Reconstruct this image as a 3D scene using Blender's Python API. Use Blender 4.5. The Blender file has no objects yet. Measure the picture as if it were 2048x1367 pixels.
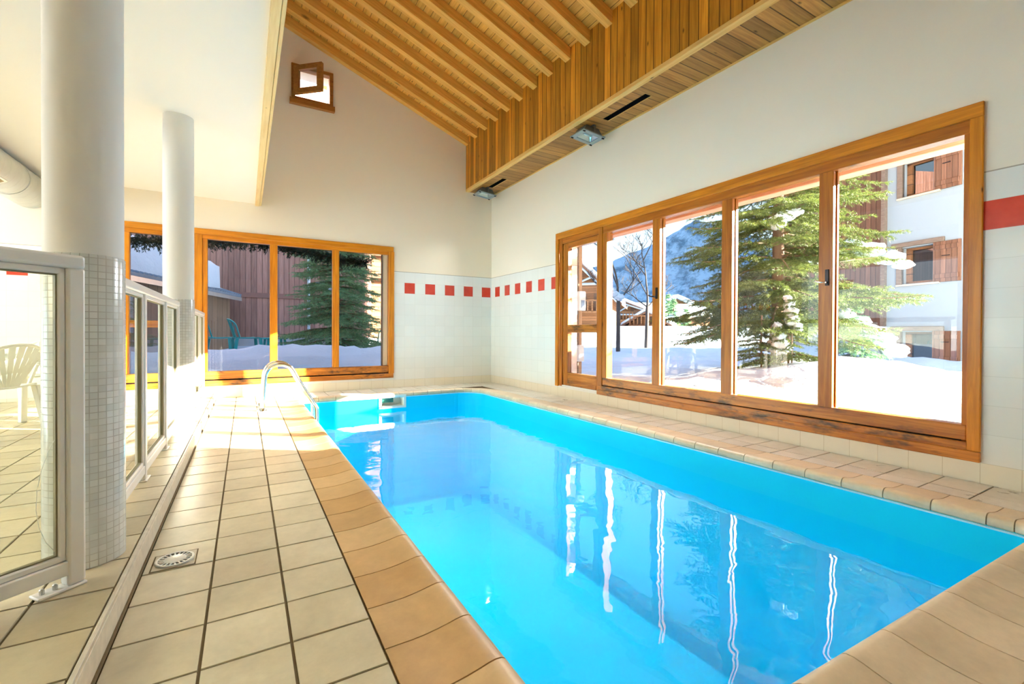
import bpy, bmesh, math, random
import numpy as np
from mathutils import Vector, Matrix, noise
PI = math.pi
R = math.radians
sc = bpy.context.scene
col = sc.collection

# ------------------------------------------------------------------ camera
cam_d = bpy.data.cameras.new('camera')
cam = bpy.data.objects.new('camera', cam_d)
col.objects.link(cam)
yaw, pitch, roll = .5291, -.007, .0041
Fw = Vector((math.sin(yaw)*math.cos(pitch), math.cos(yaw)*math.cos(pitch), math.sin(pitch)))
Rt = Vector((math.cos(yaw), -math.sin(yaw), 0))
Up = Rt.cross(Fw)
Rt, Up = Rt*math.cos(roll)+Up*math.sin(roll), Up*math.cos(roll)-Rt*math.sin(roll)
M = Matrix((Rt, Up, -Fw)).transposed().to_4x4()
M.translation = Vector((0, 0, .8044))
cam.matrix_world = M
cam_d.sensor_width = 36
cam_d.lens = 36*911.64/2048
cam_d.shift_y = -13.37/2048
cam_d.clip_start = .05
cam_d.clip_end = 9000
sc.camera = cam

# ------------------------------------------------------------------ light
SUN_TO = Vector((.808, -.59, .268)).normalized()
SUN_E, SKY_E, EXPO = 72.0, 1.9, 1.92
sd = bpy.data.lights.new('sun', 'SUN')
sd.energy = SUN_E
sd.angle = R(.53)
sd.color = (1, .91, .74)
sun = bpy.data.objects.new('sun', sd)
col.objects.link(sun)
sun.rotation_euler = SUN_TO.to_track_quat('Z', 'Y').to_euler()
w = bpy.data.worlds.new('sky')
sc.world = w
w.use_nodes = True
nt = w.node_tree
nt.nodes.clear()
tc = nt.nodes.new('ShaderNodeTexCoord')
sx = nt.nodes.new('ShaderNodeSeparateXYZ')
nt.links.new(tc.outputs['Generated'], sx.inputs[0])
rp = nt.nodes.new('ShaderNodeValToRGB')
rp.color_ramp.elements[0].position = 0.0
rp.color_ramp.elements[0].color = (.74, .90, 1, 1)
rp.color_ramp.elements[1].position = .75
rp.color_ramp.elements[1].color = (.36, .56, .95, 1)
e = rp.color_ramp.elements.new(.22)
e.color = (.62, .84, 1, 1)
nt.links.new(sx.outputs[2], rp.inputs[0])
bg = nt.nodes.new('ShaderNodeBackground')
bg.inputs[1].default_value = SKY_E
nt.links.new(rp.outputs[0], bg.inputs[0])
wo = nt.nodes.new('ShaderNodeOutputWorld')
nt.links.new(bg.outputs[0], wo.inputs[0])
sc.view_settings.view_transform = 'Standard'
sc.view_settings.look = 'None'
sc.view_settings.gamma = 1
sc.view_settings.use_curve_mapping = False
sc.view_settings.exposure = EXPO
cy = sc.cycles
cy.use_denoising = True
cy.max_bounces = 14
cy.diffuse_bounces = 7
cy.transparent_max_bounces = 16
cy.glossy_bounces = 5
cy.caustics_reflective = False
cy.caustics_refractive = False
cy.sample_clamp_indirect = 8

LAMP_W = 88
UP_W = 660  # power of the added, unseen fill uplights
# ------------------------------------------------------------------ node helpers
class NT:
    def __init__(s, name):
        s.m = bpy.data.materials.new(name)
        s.m.use_nodes = True
        s.t = s.m.node_tree
        s.t.nodes.clear()
        s.out = s.t.nodes.new('ShaderNodeOutputMaterial')
    def n(s, typ, **kw):
        nd = s.t.nodes.new('ShaderNode'+typ)
        for k, v in kw.items():
            setattr(nd, k, v)
        return nd
    def l(s, a, b):
        s.t.links.new(a, b)
    def put(s, sock, v):
        if hasattr(v, 'is_output'):
            s.l(v, sock)
        elif isinstance(v, (tuple, list)) and len(v) == 3 and sock.type == 'RGBA':
            sock.default_value = (*v, 1)
        else:
            sock.default_value = v
    def math(s, op, a, b=None, c=None):
        nd = s.n('Math', operation=op)
        for i, v in enumerate((a, b, c)):
            if v is not None:
                s.put(nd.inputs[i], v)
        return nd.outputs[0]
    def mix(s, f, a, b, mode='MIX'):
        nd = s.n('Mix', data_type='RGBA', blend_type=mode)
        s.put(nd.inputs[0], f)
        s.put(nd.inputs[6], a)
        s.put(nd.inputs[7], b)
        return nd.outputs[2]
    def coord(s, scale=(1, 1, 1), rot=(0, 0, 0), loc=(0, 0, 0)):
        t = s.n('TexCoord')
        mp = s.n('Mapping')
        s.l(t.outputs['Object'], mp.inputs[0])
        mp.inputs[1].default_value = loc
        mp.inputs[2].default_value = rot
        mp.inputs[3].default_value = scale
        return mp.outputs[0]
    def xyz(s, v=None):
        if v is None:
            v = s.n('TexCoord').outputs['Object']
        sp = s.n('SeparateXYZ')
        s.l(v, sp.inputs[0])
        return sp.outputs
    def noise(s, v, scale=5, detail=3, rough=.5, dist=0):
        nd = s.n('TexNoise')
        if v is not None:
            s.l(v, nd.inputs['Vector'])
        nd.inputs['Scale'].default_value = scale
        nd.inputs['Detail'].default_value = detail
        nd.inputs['Roughness'].default_value = rough
        nd.inputs['Distortion'].default_value = dist
        return nd.outputs[0]
    def ramp(s, f, stops):
        r = s.n('ValToRGB')
        s.l(f, r.inputs[0])
        el = r.color_ramp.elements
        for i, (p, c) in enumerate(stops):
            e = el[i] if i < 2 else el.new(p)
            e.position = p
            e.color = (*c, 1) if len(c) == 3 else c
        return r.outputs[0]
    def schlick(s, f0=.04, normal=None, gain=1.0):
        g = s.n('NewGeometry')
        d = s.n('VectorMath', operation='DOT_PRODUCT')
        s.l(normal if normal is not None else g.outputs['Normal'], d.inputs[0])
        s.l(g.outputs['Incoming'], d.inputs[1])
        c = s.math('MINIMUM', s.math('ABSOLUTE', d.outputs['Value']), 1.0)
        p = s.math('POWER', s.math('SUBTRACT', 1.0, c), 5.0)
        return s.math('MULTIPLY', s.math('ADD', s.math('MULTIPLY', p, 1-f0), f0), gain)
    def bsdf(s, color, rough=.5, spec=.5, metal=0, bump=None, bs=.1, bd=.01, **kw):
        p = s.n('BsdfPrincipled')
        s.put(p.inputs['Base Color'], color)
        s.put(p.inputs['Roughness'], rough)
        p.inputs['Specular IOR Level'].default_value = spec
        p.inputs['Metallic'].default_value = metal
        for k, v in kw.items():
            s.put(p.inputs[k], v)
        if bump is not None:
            b = s.n('Bump')
            b.inputs['Strength'].default_value = bs
            b.inputs['Distance'].default_value = bd
            s.l(bump, b.inputs['Height'])
            s.l(b.outputs[0], p.inputs['Normal'])
        s.l(p.outputs[0], s.out.inputs[0])
        return p

def plain(name, c, rough=.5, metal=0, spec=.5, var=.06, ns=6):
    t = NT(name)
    f = t.noise(t.coord(), ns, 3)
    a = tuple(x*(1-var) for x in c)
    b = tuple(min(1, x*(1+var)) for x in c)
    t.bsdf(t.mix(f, a, b), rough, spec, metal)
    return t.m

def wood(name, light, dark, axis='X', rot=(0, 0, 0), pitch=None, paxis='Y', seam=.006, rough=.45, knots=1.0,
         var=.25, bs=.25, seamcol=None, off=0.0, kscale=5.0, spec=.4, stain=0):
    """grain along axis; optional planks of width pitch across paxis"""
    t = NT(name)
    ai = 'XYZ'.index(axis)
    base = t.coord(rot=rot)
    # stretched coordinates
    mp = t.n('Mapping')
    scl = [22, 22, 22]
    scl[ai] = 1.3
    mp.inputs[3].default_value = scl
    vec = base
    rnd = None
    if pitch:
        c = t.xyz(base)['XYZ'.index(paxis)]
        q = t.math('DIVIDE', t.math('ADD', c, off), pitch)
        idx = t.math('FLOOR', q)
        fr = t.math('FRACT', q)
        wn = t.n('TexWhiteNoise', noise_dimensions='1D')
        t.l(idx, wn.inputs['W'])
        rnd = wn.outputs[0]
        va = t.n('VectorMath', operation='ADD')
        t.l(base, va.inputs[0])
        cb = t.n('CombineXYZ')
        t.l(t.math('MULTIPLY', rnd, 17.0), cb.inputs[ai])
        t.l(cb.outputs[0], va.inputs[1])
        vec = va.outputs[0]
        edge = t.math('LESS_THAN', t.math('MINIMUM', fr, t.math('SUBTRACT', 1.0, fr)), seam/pitch)
    t.l(vec, mp.inputs[0])
    g1 = t.noise(mp.outputs[0], 1.6, 4, .6, .6)
    g2 = t.noise(mp.outputs[0], 5.0, 2, .5, .2)
    cl = t.mix(t.ramp(g1, [(.30, (0, 0, 0)), (.72, (1, 1, 1))]), light, dark)
    mid = tuple((a+b)/2*.9 for a, b in zip(light, dark))
    cl = t.mix(t.math('MULTIPLY', t.ramp(g2, [(.5, (0, 0, 0)), (.75, (1, 1, 1))]), .35), cl, mid)
    if rnd is not None:
        cl = t.mix(1.0, cl, t.mix(rnd, (1-var,)*3, (1+var*.35,)*3), 'MULTIPLY')
    if knots:
        mk = t.n('Mapping')
        sk = [kscale]*3
        sk[ai] = kscale*.42
        mk.inputs[3].default_value = sk
        t.l(vec, mk.inputs[0])
        vo = t.n('TexVoronoi')
        vo.inputs['Scale'].default_value = 1
        t.l(mk.outputs[0], vo.inputs['Vector'])
        kf = t.ramp(vo.outputs['Distance'], [(.03*knots, (1, 1, 1)), (.12*knots, (0, 0, 0))])
        kd = tuple(x*.28 for x in dark)
        cl = t.mix(kf, cl, kd)
    if stain:
        sf = t.ramp(t.noise(t.coord(scale=(1.5, 1.5, 5)), 2.2, 4, .7), [(.50, (0, 0, 0)), (.66, (1, 1, 1))])
        cl = t.mix(t.math('MULTIPLY', sf, stain), cl, (.035, .028, .02))
    h = g1
    if pitch:
        cl = t.mix(edge, cl, seamcol or tuple(x*.35 for x in dark))
        h = t.math('SUBTRACT', t.math('MULTIPLY', g1, .15), edge)
    t.bsdf(cl, rough, spec, 0, h, bs, .004)
    return t.m

# ------------------------------------------------------------------ mesh helpers
class MB:
    def __init__(s):
        s.v = []
        s.f = []
    def add(s, vs, fs):
        o = len(s.v)
        s.v += [tuple(v) for v in vs]
        s.f += [tuple(i+o for i in f) for f in fs]
        return s
    def box(s, x0, x1, y0, y1, z0, z1):
        vs = [(x, y, z) for x in (x0, x1) for y in (y0, y1) for z in (z0, z1)]
        return s.add(vs, [(0, 1, 3, 2), (4, 6, 7, 5), (0, 4, 5, 1), (2, 3, 7, 6), (0, 2, 6, 4), (1, 5, 7, 3)])
    def obox(s, c, u, v, n, su, sv, sn):
        c, u, v, n = Vector(c), Vector(u).normalized(), Vector(v).normalized(), Vector(n).normalized()
        vs = [c+u*a*su/2+v*b*sv/2+n*d*sn/2 for a in (-1, 1) for b in (-1, 1) for d in (-1, 1)]
        return s.add(vs, [(0, 1, 3, 2), (4, 6, 7, 5), (0, 4, 5, 1), (2, 3, 7, 6), (0, 2, 6, 4), (1, 5, 7, 3)])
    def prism(s, pts, ext):
        """polygon pts (3D list) extruded by vector ext"""
        n = len(pts)
        e = Vector(ext)
        vs = [Vector(p) for p in pts]+[Vector(p)+e for p in pts]
        fs = [tuple(range(n))[::-1], tuple(range(n, 2*n))]
        fs += [(i, (i+1) % n, n+(i+1) % n, n+i) for i in range(n)]
        return s.add(vs, fs)
    def tube(s, pts, r, seg=10, caps=True):
        pts = [Vector(p) for p in pts]
        rs = r if isinstance(r, (list, tuple)) else [r]*len(pts)
        o = []
        prev = None
        for i, p in enumerate(pts):
            d = (pts[min(i+1, len(pts)-1)]-pts[max(i-1, 0)]).normalized()
            if prev is None:
                a = d.cross(Vector((0, 0, 1)))
                if a.length < .1:
                    a = d.cross(Vector((1, 0, 0)))
            else:
                a = prev-d*prev.dot(d)
            a.normalize()
            prev = a
            b = d.cross(a)
            o += [p+(a*math.cos(2*PI*k/seg)+b*math.sin(2*PI*k/seg))*rs[i] for k in range(seg)]
        fs = []
        for i in range(len(pts)-1):
            for k in range(seg):
                k2 = (k+1) % seg
                fs.append((i*seg+k, i*seg+k2, (i+1)*seg+k2, (i+1)*seg+k))
        if caps:
            fs.append(tuple(range(seg))[::-1])
            fs.append(tuple(range((len(pts)-1)*seg, len(pts)*seg)))
        return s.add(o, fs)
    def lathe(s, prof, c=(0, 0, 0), seg=32, cap=True):
        o = []
        for r_, z in prof:
            o += [(c[0]+r_*math.cos(2*PI*k/seg), c[1]+r_*math.sin(2*PI*k/seg), c[2]+z) for k in range(seg)]
        fs = []
        for i in range(len(prof)-1):
            for k in range(seg):
                k2 = (k+1) % seg
                fs.append((i*seg+k, i*seg+k2, (i+1)*seg+k2, (i+1)*seg+k))
        if cap:
            fs.append(tuple(range(seg))[::-1])
            fs.append(tuple(range((len(prof)-1)*seg, len(prof)*seg)))
        return s.add(o, fs)
    def quad(s, a, b, c, d):
        return s.add([a, b, c, d], [(0, 1, 2, 3)])
    def blob(s, c, rad, seed=0, amp=.25, sub=2, fr=1.5):
        bm = bmesh.new()
        bmesh.ops.create_icosphere(bm, subdivisions=sub, radius=1)
        vs = []
        for v in bm.verts:
            d = 1+amp*noise.noise(v.co*fr+Vector((seed*7.3, seed*3.1, seed*1.7)))
            vs.append((c[0]+v.co.x*rad[0]*d, c[1]+v.co.y*rad[1]*d, c[2]+v.co.z*rad[2]*d))
        fs = [tuple(v.index for v in f.verts) for f in bm.faces]
        bm.free()
        return s.add(vs, fs)
    def build(s, name, mat, parent=None, smooth=False, bevel=0, kind=None, bseg=2, auto=False):
        me = bpy.data.meshes.new(name)
        me.from_pydata(s.v, [], s.f)
        me.validate()
        o = bpy.data.objects.new(name, me)
        col.objects.link(o)
        if isinstance(mat, (list, tuple)):
            for m in mat:
                me.materials.append(m)
        elif mat:
            me.materials.append(mat)
        bm = bmesh.new()
        bm.from_mesh(me)
        bmesh.ops.recalc_face_normals(bm, faces=bm.faces)
        bm.to_mesh(me)
        bm.free()
        if bevel:
            bv = o.modifiers.new('bevel', 'BEVEL')
            bv.width = bevel
            bv.segments = bseg
            bv.limit_method = 'ANGLE'
            bv.angle_limit = R(40)
        if smooth:
            me.shade_smooth()
        if auto or (bevel and not smooth):
            me.shade_smooth()
            try:
                me.set_sharp_from_angle(angle=R(38))
            except Exception:
                pass
        if parent is not None:
            o.parent = parent
            o.matrix_parent_inverse = parent.matrix_world.inverted() if False else Matrix.Translation(-parent.location) if parent.get('_root') else Matrix()
        if kind:
            o['kind'] = kind
        return o

def build_each(mb, name, mat, parent=None, **kw):
    """every loose piece of the collected mesh becomes an object of its own"""
    par = list(range(len(mb.v)))
    def fd(i):
        while par[i] != i:
            par[i] = par[par[i]]
            i = par[i]
        return i
    for f in mb.f:
        a = fd(f[0])
        for k in f[1:]:
            par[fd(k)] = a
    grp = {}
    for f in mb.f:
        grp.setdefault(fd(f[0]), []).append(f)
    out = []
    for fs_ in grp.values():
        ids = sorted({i for f in fs_ for i in f})
        mp = {i: k for k, i in enumerate(ids)}
        q = MB().add([mb.v[i] for i in ids], [tuple(mp[i] for i in f) for f in fs_])
        out.append(q.build(name, mat, parent, **kw))
    return out

def root(name, loc, label=None, cat=None, group=None, kind=None):
    """Empty at a thing's base. Parts are built in world coordinates and kept there."""
    o = bpy.data.objects.new(name, None)
    o.empty_display_size = .05
    col.objects.link(o)
    o.location = loc
    o['_root'] = 1
    tag(o, label, cat, group, kind)
    return o

def lroot(name, loc=(0, 0, 0), rz=0, label=None, cat=None, group=None):
    """Empty whose parts are built around the local origin"""
    o = bpy.data.objects.new(name, None)
    o.empty_display_size = .05
    col.objects.link(o)
    o.location = loc
    o.rotation_euler = (0, 0, rz)
    tag(o, label, cat, group)
    return o

def tag(o, label=None, cat=None, group=None, kind=None):
    if label:
        o['label'] = label
    if cat:
        o['category'] = cat
    if group:
        o['group'] = group
    if kind:
        o['kind'] = kind
    return o

def kids(o):
    return [c for c in bpy.data.objects if c.parent == o]

def copy_tree(o, loc=None, rz=None, label=None, scale=None):
    def cp(a, par):
        c = a.copy()
        col.objects.link(c)
        c.parent = par
        for ch in kids(a):
            cp(ch, c)
        return c
    r_ = cp(o, None)
    if loc:
        r_.location = loc
    if rz is not None:
        r_.rotation_euler = (0, 0, rz)
    if scale:
        r_.scale = scale
    if label:
        r_['label'] = label
    return r_

# ------------------------------------------------------------------ materials
XR, YB, ZC = 3.42, 6.515, 2.385
PX, PZ = .154, .156
def wall_tiles(name, axis, off, redmod, upper, px=PX, rough_plaster=True, redlist=None):
    """glazed white tiles below z=1.671 with one row of alternating red ones; plaster above"""
    t = NT(name)
    x = t.xyz()
    c = x['XYZ'.index(axis)]
    z = x[2]
    q = t.math('DIVIDE', t.math('SUBTRACT', c, off), px)
    qi = t.math('FLOOR', q)
    qf = t.math('FRACT', q)
    r_ = t.math('DIVIDE', t.math('SUBTRACT', z, .111), PZ)
    ri = t.math('FLOOR', r_)
    rf = t.math('FRACT', r_)
    def near(f, wd):
        return t.math('LESS_THAN', t.math('MINIMUM', f, t.math('SUBTRACT', 1.0, f)), wd)
    joint = t.math('MAXIMUM', near(qf, .007), near(rf, .007))
    wn = t.n('TexWhiteNoise', noise_dimensions='2D')
    cb = t.n('CombineXYZ')
    t.l(qi, cb.inputs[0])
    t.l(ri, cb.inputs[1])
    t.l(cb.outputs[0], wn.inputs['Vector'])
    red = t.math('MULTIPLY', t.math('COMPARE', ri, 8.0, .5),
                 t.math('COMPARE', t.math('PINGPONG', t.math('ADD', qi, redmod), 1.0), 0.0, .3))
    low = t.math('COMPARE', ri, -1.0, .5)
    tile = t.mix(wn.outputs[0], (.82, .83, .81), (.85, .86, .84))
    tile = t.mix(low, tile, (.83, .79, .68))
    rn = t.noise(t.coord(), 14, 3)
    tile = t.mix(red, tile, t.mix(rn, (.56, .030, .018), (.72, .075, .04)))
    jc = t.mix(low, (.70, .71, .68), (.56, .49, .36))
    tile = t.mix(joint, tile, jc)
    isp = t.math('GREATER_THAN', z, 1.671)
    edge = t.math('LESS_THAN', t.math('ABSOLUTE', t.math('SUBTRACT', z, 1.671)), .0035)
    pn = t.noise(t.coord(), 1.3, 4, .6)
    pl = t.mix(pn, tuple(a*.97 for a in upper), upper)
    cl = t.mix(isp, tile, pl)
    cl = t.mix(edge, cl, (.42, .38, .32))
    rough = t.math('ADD', t.math('MULTIPLY', isp, .6), .16)
    fine = t.noise(t.coord(), 55, 3, .6)
    wav = t.noise(t.coord(), 9, 1, .5)
    h = t.math('ADD', t.math('MULTIPLY', t.math('MULTIPLY', fine, isp), .35),
               t.math('SUBTRACT', t.math('MULTIPLY', wav, .10), t.math('MULTIPLY', t.math('MULTIPLY', joint, t.math('SUBTRACT', 1.0, isp)), .5)))
    t.bsdf(cl, rough, .5, 0, h, .30, .004)
    return t.m

def island_tiles(name, c1, c2, rough=.35, spot=(.5, .5, .5), bs=.08, spec=.5):
    t = NT(name)
    g = t.n('NewGeometry')
    rnd = g.outputs['Random Per Island']
    cl = t.mix(rnd, c1, c2)
    n1 = t.noise(t.coord(), 3.2, 5, .65, .4)
    n2 = t.noise(t.coord(), 26, 4, .7)
    cl = t.mix(1.0, cl, t.ramp(n1, [(.25, (.78, .76, .72)), (.75, (1.08, 1.07, 1.06))]), 'MULTIPLY')
    cl = t.mix(1.0, cl, t.ramp(n2, [(.3, (.93, .93, .92)), (.7, (1.04, 1.04, 1.04))]), 'MULTIPLY')
    rg = t.math('ADD', t.math('MULTIPLY', n1, .22), rough-.1)
    t.bsdf(cl, rg, spec, 0, n2, bs, .002)
    return t.m

M_ = {}
M_['wallr'] = wall_tiles('right_wall_finish', 'Y', .688, 0, (.86, .81, .70))
M_['wallb'] = wall_tiles('back_wall_finish', 'X', 1.996, 0, (.88, .79, .64), px=.1565)
M_['plaster'] = plain('white_plaster', (.90, .89, .84), .8, var=.015, ns=2)
M_['tile'] = island_tiles('stoneware_floor_tile', (.62, .56, .40), (.73, .67, .50), .34)
M_['tile_up'] = island_tiles('stoneware_platform_tile', (.48, .42, .28), (.60, .53, .37), .36)
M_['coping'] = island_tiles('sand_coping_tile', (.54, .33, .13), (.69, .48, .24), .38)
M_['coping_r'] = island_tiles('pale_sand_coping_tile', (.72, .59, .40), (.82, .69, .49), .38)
M_['tile_pale'] = island_tiles('pale_grey_floor_tile', (.68, .66, .58), (.78, .76, .68), .30)
M_['grout'] = plain('brown_grout', (.16, .115, .055), .9, ns=20, var=.3)
M_['whitemetal'] = plain('white_painted_metal', (.80, .79, .76), .28, var=.03)
M_['liner'] = None
t = NT('blue_pool_liner')
nn = t.noise(t.coord(), 2.0, 3)
t.bsdf(t.mix(nn, (.0, .66, .97), (.0, .72, 1.0)), .6, .2)
M_['liner'] = t.m
# water: clear, faintly blue, mirror-like at grazing angles
t = NT('pool_water')
v = t.coord(scale=(1, 1, 1))
n1 = t.noise(v, 1.6, 2, .45, .8)
n2 = t.noise(v, 6.0, 2, .5, .6)
hh = t.math('ADD', t.math('MULTIPLY', n1, 1.0), t.math('MULTIPLY', n2, .12))
bp = t.n('Bump')
bp.inputs['Strength'].default_value = .35
bp.inputs['Distance'].default_value = .020
t.l(hh, bp.inputs['Height'])
frs = t.schlick(.045, bp.outputs[0])
tr = t.n('BsdfTransparent')
tr.inputs[0].default_value = (.55, .975, 1, 1)
gl = t.n('BsdfGlossy')
gl.inputs['Roughness'].default_value = .012
gl.inputs[0].default_value = (1, 1, 1, 1)
t.l(bp.outputs[0], gl.inputs['Normal'])
mx = t.n('MixShader')
t.l(frs, mx.inputs[0])
t.l(tr.outputs[0], mx.inputs[1])
t.l(gl.outputs[0], mx.inputs[2])
t.l(mx.outputs[0], t.out.inputs[0])
M_['water'] = t.m
def glass(name, tint, ior=1.45, rough=0.0, dirt=0):
    t = NT(name)
    frs = t.schlick(((ior-1)/(ior+1))**2)
    tr = t.n('BsdfTransparent')
    tr.inputs[0].default_value = (*tint, 1)
    gl = t.n('BsdfGlossy')
    gl.inputs['Roughness'].default_value = rough
    mx = t.n('MixShader')
    t.l(frs, mx.inputs[0])
    t.l(tr.outputs[0], mx.inputs[1])
    t.l(gl.outputs[0], mx.inputs[2])
    t.l(mx.outputs[0], t.out.inputs[0])
    return t.m
M_['glass'] = glass('window_glass', (.280, .283, .286))
M_['balglass'] = glass('greenish_panel_glass', (.90, .93, .84), 1.4)
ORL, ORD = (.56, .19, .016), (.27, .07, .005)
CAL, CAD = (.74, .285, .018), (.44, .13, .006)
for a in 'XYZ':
    M_['win'+a] = wood('shaded_varnish_window_wood_'+a.lower(), ORL, ORD, a, knots=.8, kscale=5, rough=.3, stain=.0)  # darker copy of the window varnish, shade put into its colour
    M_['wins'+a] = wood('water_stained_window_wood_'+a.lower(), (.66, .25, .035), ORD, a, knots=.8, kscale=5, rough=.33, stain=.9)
for a in 'XYZ':
    M_['cas'+a] = wood('lit_orange_window_wood_'+a.lower(), CAL, CAD, a, knots=.65, kscale=9, rough=.3)  # lit copy of the window varnish, brightness put into its orange
M_['clad'] = wood('vertical_pine_cladding', (.84, .39, .040), (.46, .17, .012), 'Z', pitch=.088, paxis='Y', seam=.005, knots=.8, kscale=8, var=.5)
M_['soffit'] = wood('soffit_pine_planks', (.64, .33, .085), (.32, .135, .03), 'X', pitch=.105, paxis='Y', seam=.004, knots=.7, kscale=7, var=.35)
M_['batten'] = wood('pale_pine_batten', (.86, .60, .22), (.66, .38, .10), 'Y', knots=.7, kscale=7, var=.1)
SL = math.atan(.389)
M_['rafter'] = wood('pine_rafter', (.92, .53, .13), (.66, .32, .05), 'X', rot=(0, -SL, 0), knots=1.35, kscale=6, rough=.4)
M_['sheath'] = wood('pine_roof_planks', (.90, .50, .11), (.64, .31, .045), 'Y', rot=(0, -SL, 0), pitch=.09, paxis='X', seam=.003, knots=.9, kscale=9, var=.2)
M_['trimpine'] = wood('pale_pine_trim', (.88, .72, .38), (.72, .52, .22), 'Y', knots=.6, kscale=7)
M_['dark'] = plain('dark_recess', (.010, .010, .012), 1, spec=0)
M_['galv'] = plain('galvanised_metal', (.62, .64, .62), .35, .75, var=.12, ns=9)
M_['steel'] = plain('polished_steel', (.82, .82, .80), .12, 1, var=.02)
M_['plastic'] = plain('white_plastic', (.85, .84, .78), .35)
M_['green'] = plain('teal_plastic', (.0, .33, .33), .4)
M_['lampbody'] = plain('grey_lamp_housing', (.16, .18, .19), .45, .3)
M_['lampframe'] = plain('blue_grey_lamp_frame', (.30, .38, .42), .35, .4)
M_['reflector'] = plain('lamp_reflector', (.85, .88, .88), .15, .8)
M_['snow'] = None
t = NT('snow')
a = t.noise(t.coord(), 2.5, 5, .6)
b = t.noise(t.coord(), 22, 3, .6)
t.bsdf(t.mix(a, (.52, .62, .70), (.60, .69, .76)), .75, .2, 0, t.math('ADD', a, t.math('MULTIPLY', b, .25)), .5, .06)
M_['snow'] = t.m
M_['redwood'] = wood('dark_red_boarding', (.50, .27, .21), (.30, .14, .105), 'Z', pitch=.14, paxis='X', seam=.006, knots=.6, var=.3, rough=.7, spec=.2)
M_['facade_wood'] = wood('weathered_cladding', (.24, .12, .075), (.14, .065, .04), 'Z', rot=(0, 0, R(12)), pitch=.105, paxis='Y', seam=.006, knots=.7, var=.28, rough=.7, spec=.2)
M_['oldbeam'] = wood('grey_old_beam', (.30, .22, .17), (.17, .12, .09), 'Y', knots=.6, rough=.8, spec=.2)
M_['shutter'] = wood('shutter_boards', (.33, .165, .10), (.21, .095, .055), 'Z', rot=(0, 0, R(12)), pitch=.085, paxis='Y', seam=.004, knots=.7, rough=.6, spec=.2)
M_['shedwood'] = wood('tan_shed_boards', (.42, .27, .17), (.30, .18, .11), 'Z', pitch=.3, paxis='Y', seam=.008, knots=.5, rough=.75, spec=.2)
M_['chaletwood'] = wood('honey_chalet_boards', (.38, .18, .08), (.25, .11, .05), 'X', pitch=.2, paxis='Z', seam=.01, knots=.4, rough=.7, spec=.2)
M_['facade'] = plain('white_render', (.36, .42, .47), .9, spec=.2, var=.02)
M_['concrete'] = plain('grey_concrete', (.42, .42, .44), .9, var=.12)
M_['slate'] = plain('blue_grey_roofing', (.16, .22, .28), .6, var=.25, ns=12)
M_['bark'] = plain('spruce_bark', (.20, .12, .075), .9, var=.4, ns=14)
M_['barkgrey'] = plain('grey_bark', (.07, .06, .055), .9, var=.3, ns=14)
def needle_mat(name, c1, c2):
    t = NT(name)
    g = t.n('NewGeometry')
    cl = t.mix(g.outputs['Random Per Island'], c1, c2)
    p = t.bsdf(cl, .55, .3)
    tl = t.n('BsdfTranslucent')
    t.l(cl, tl.inputs[0])
    mx = t.n('MixShader')
    mx.inputs[0].default_value = .3
    t.l(p.outputs[0], mx.inputs[1])
    t.l(tl.outputs[0], mx.inputs[2])
    t.l(mx.outputs[0], t.out.inputs[0])
    return t.m
M_['needle'] = needle_mat('spruce_needles', (.055, .095, .022), (.17, .21, .045))
M_['needle2'] = needle_mat('shaded_spruce_needles', (.13, .29, .14), (.28, .48, .23))
M_['blackmetal'] = plain('black_metal', (.02, .02, .025), .35, .6)
M_['brown'] = plain('dark_brown_paint', (.12, .06, .03), .5)
M_['brownboard'] = plain('red_brown_board', (.26, .12, .09), .7)
M_['curtain'] = plain('curtain_cloth', (.30, .20, .22), .9)
M_['beige'] = plain('beige_frame_paint', (.70, .58, .42), .6)

# ------------------------------------------------------------------ building shell
def S(o, label=None):
    o['kind'] = 'structure'
    if label:
        o['label'] = label
    return o
TH = .30
# right wall with its long opening
m = MB()
OY0, OY1, OZ0, OZ1 = .875, 4.69, .15, 2.01
m.box(XR, XR+TH, -5, OY0, -.3, 3.3)
m.box(XR, XR+TH, OY1, YB+TH, -.3, 3.3)
m.box(XR, XR+TH, OY0, OY1, -.3, OZ0)
m.box(XR, XR+TH, OY0, OY1, OZ1, 3.3)
S(m.build('wall_right', M_['wallr']), 'long white wall, tiled below with red squares')
def zr(x):                                   # underside of the rafters
    return 3.681+(3.0-x)*.389
m = MB()
wx0, wx1, wz0, wz1 = -1.24, 1.80, .175, 1.985
gx0, gx1, gz0, gz1 = .54, .98, 3.80, 4.215
def wp(pts):
    m.prism([(x, YB, z) for x, z in pts], (0, TH, 0))
wp([(-4.5, -.3), (wx0, -.3), (wx0, 2.7), (-4.5, 2.7)])
wp([(wx0, -.3), (wx1, -.3), (wx1, wz0), (wx0, wz0)])
wp([(wx0, wz1), (wx1, wz1), (wx1, 2.7), (wx0, 2.7)])
wp([(wx1, -.3), (XR, -.3), (XR, 2.7), (wx1, 2.7)])
T = .14
wp([(.05, 2.7), (gx0, 2.7), (gx0, zr(gx0)+T), (.05, zr(.05)+T)])
wp([(gx0, 2.7), (gx1, 2.7), (gx1, gz0), (gx0, gz0)])
wp([(gx0, gz1), (gx1, gz1), (gx1, zr(gx1)+T), (gx0, zr(gx0)+T)])
wp([(gx1, 2.7), (XR, 2.7), (XR, zr(XR)+T), (gx1, zr(gx1)+T)])
S(m.build('wall_back', M_['wallb']), 'gable end wall with tiled lower part')
m = MB()
m.box(.02, .115, -3, YB, ZC+.251, 5.05)
S(m.build('wall_mezzanine', M_['plaster']), 'upper wall rising from the edge of the flat ceiling')
m = MB()
m.box(-4.5, .11, -3, YB, ZC, ZC+.25)
S(m.build('ceiling_flat', M_['plaster']), 'flat white ceiling over the lounge side')
m = MB()
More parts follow.
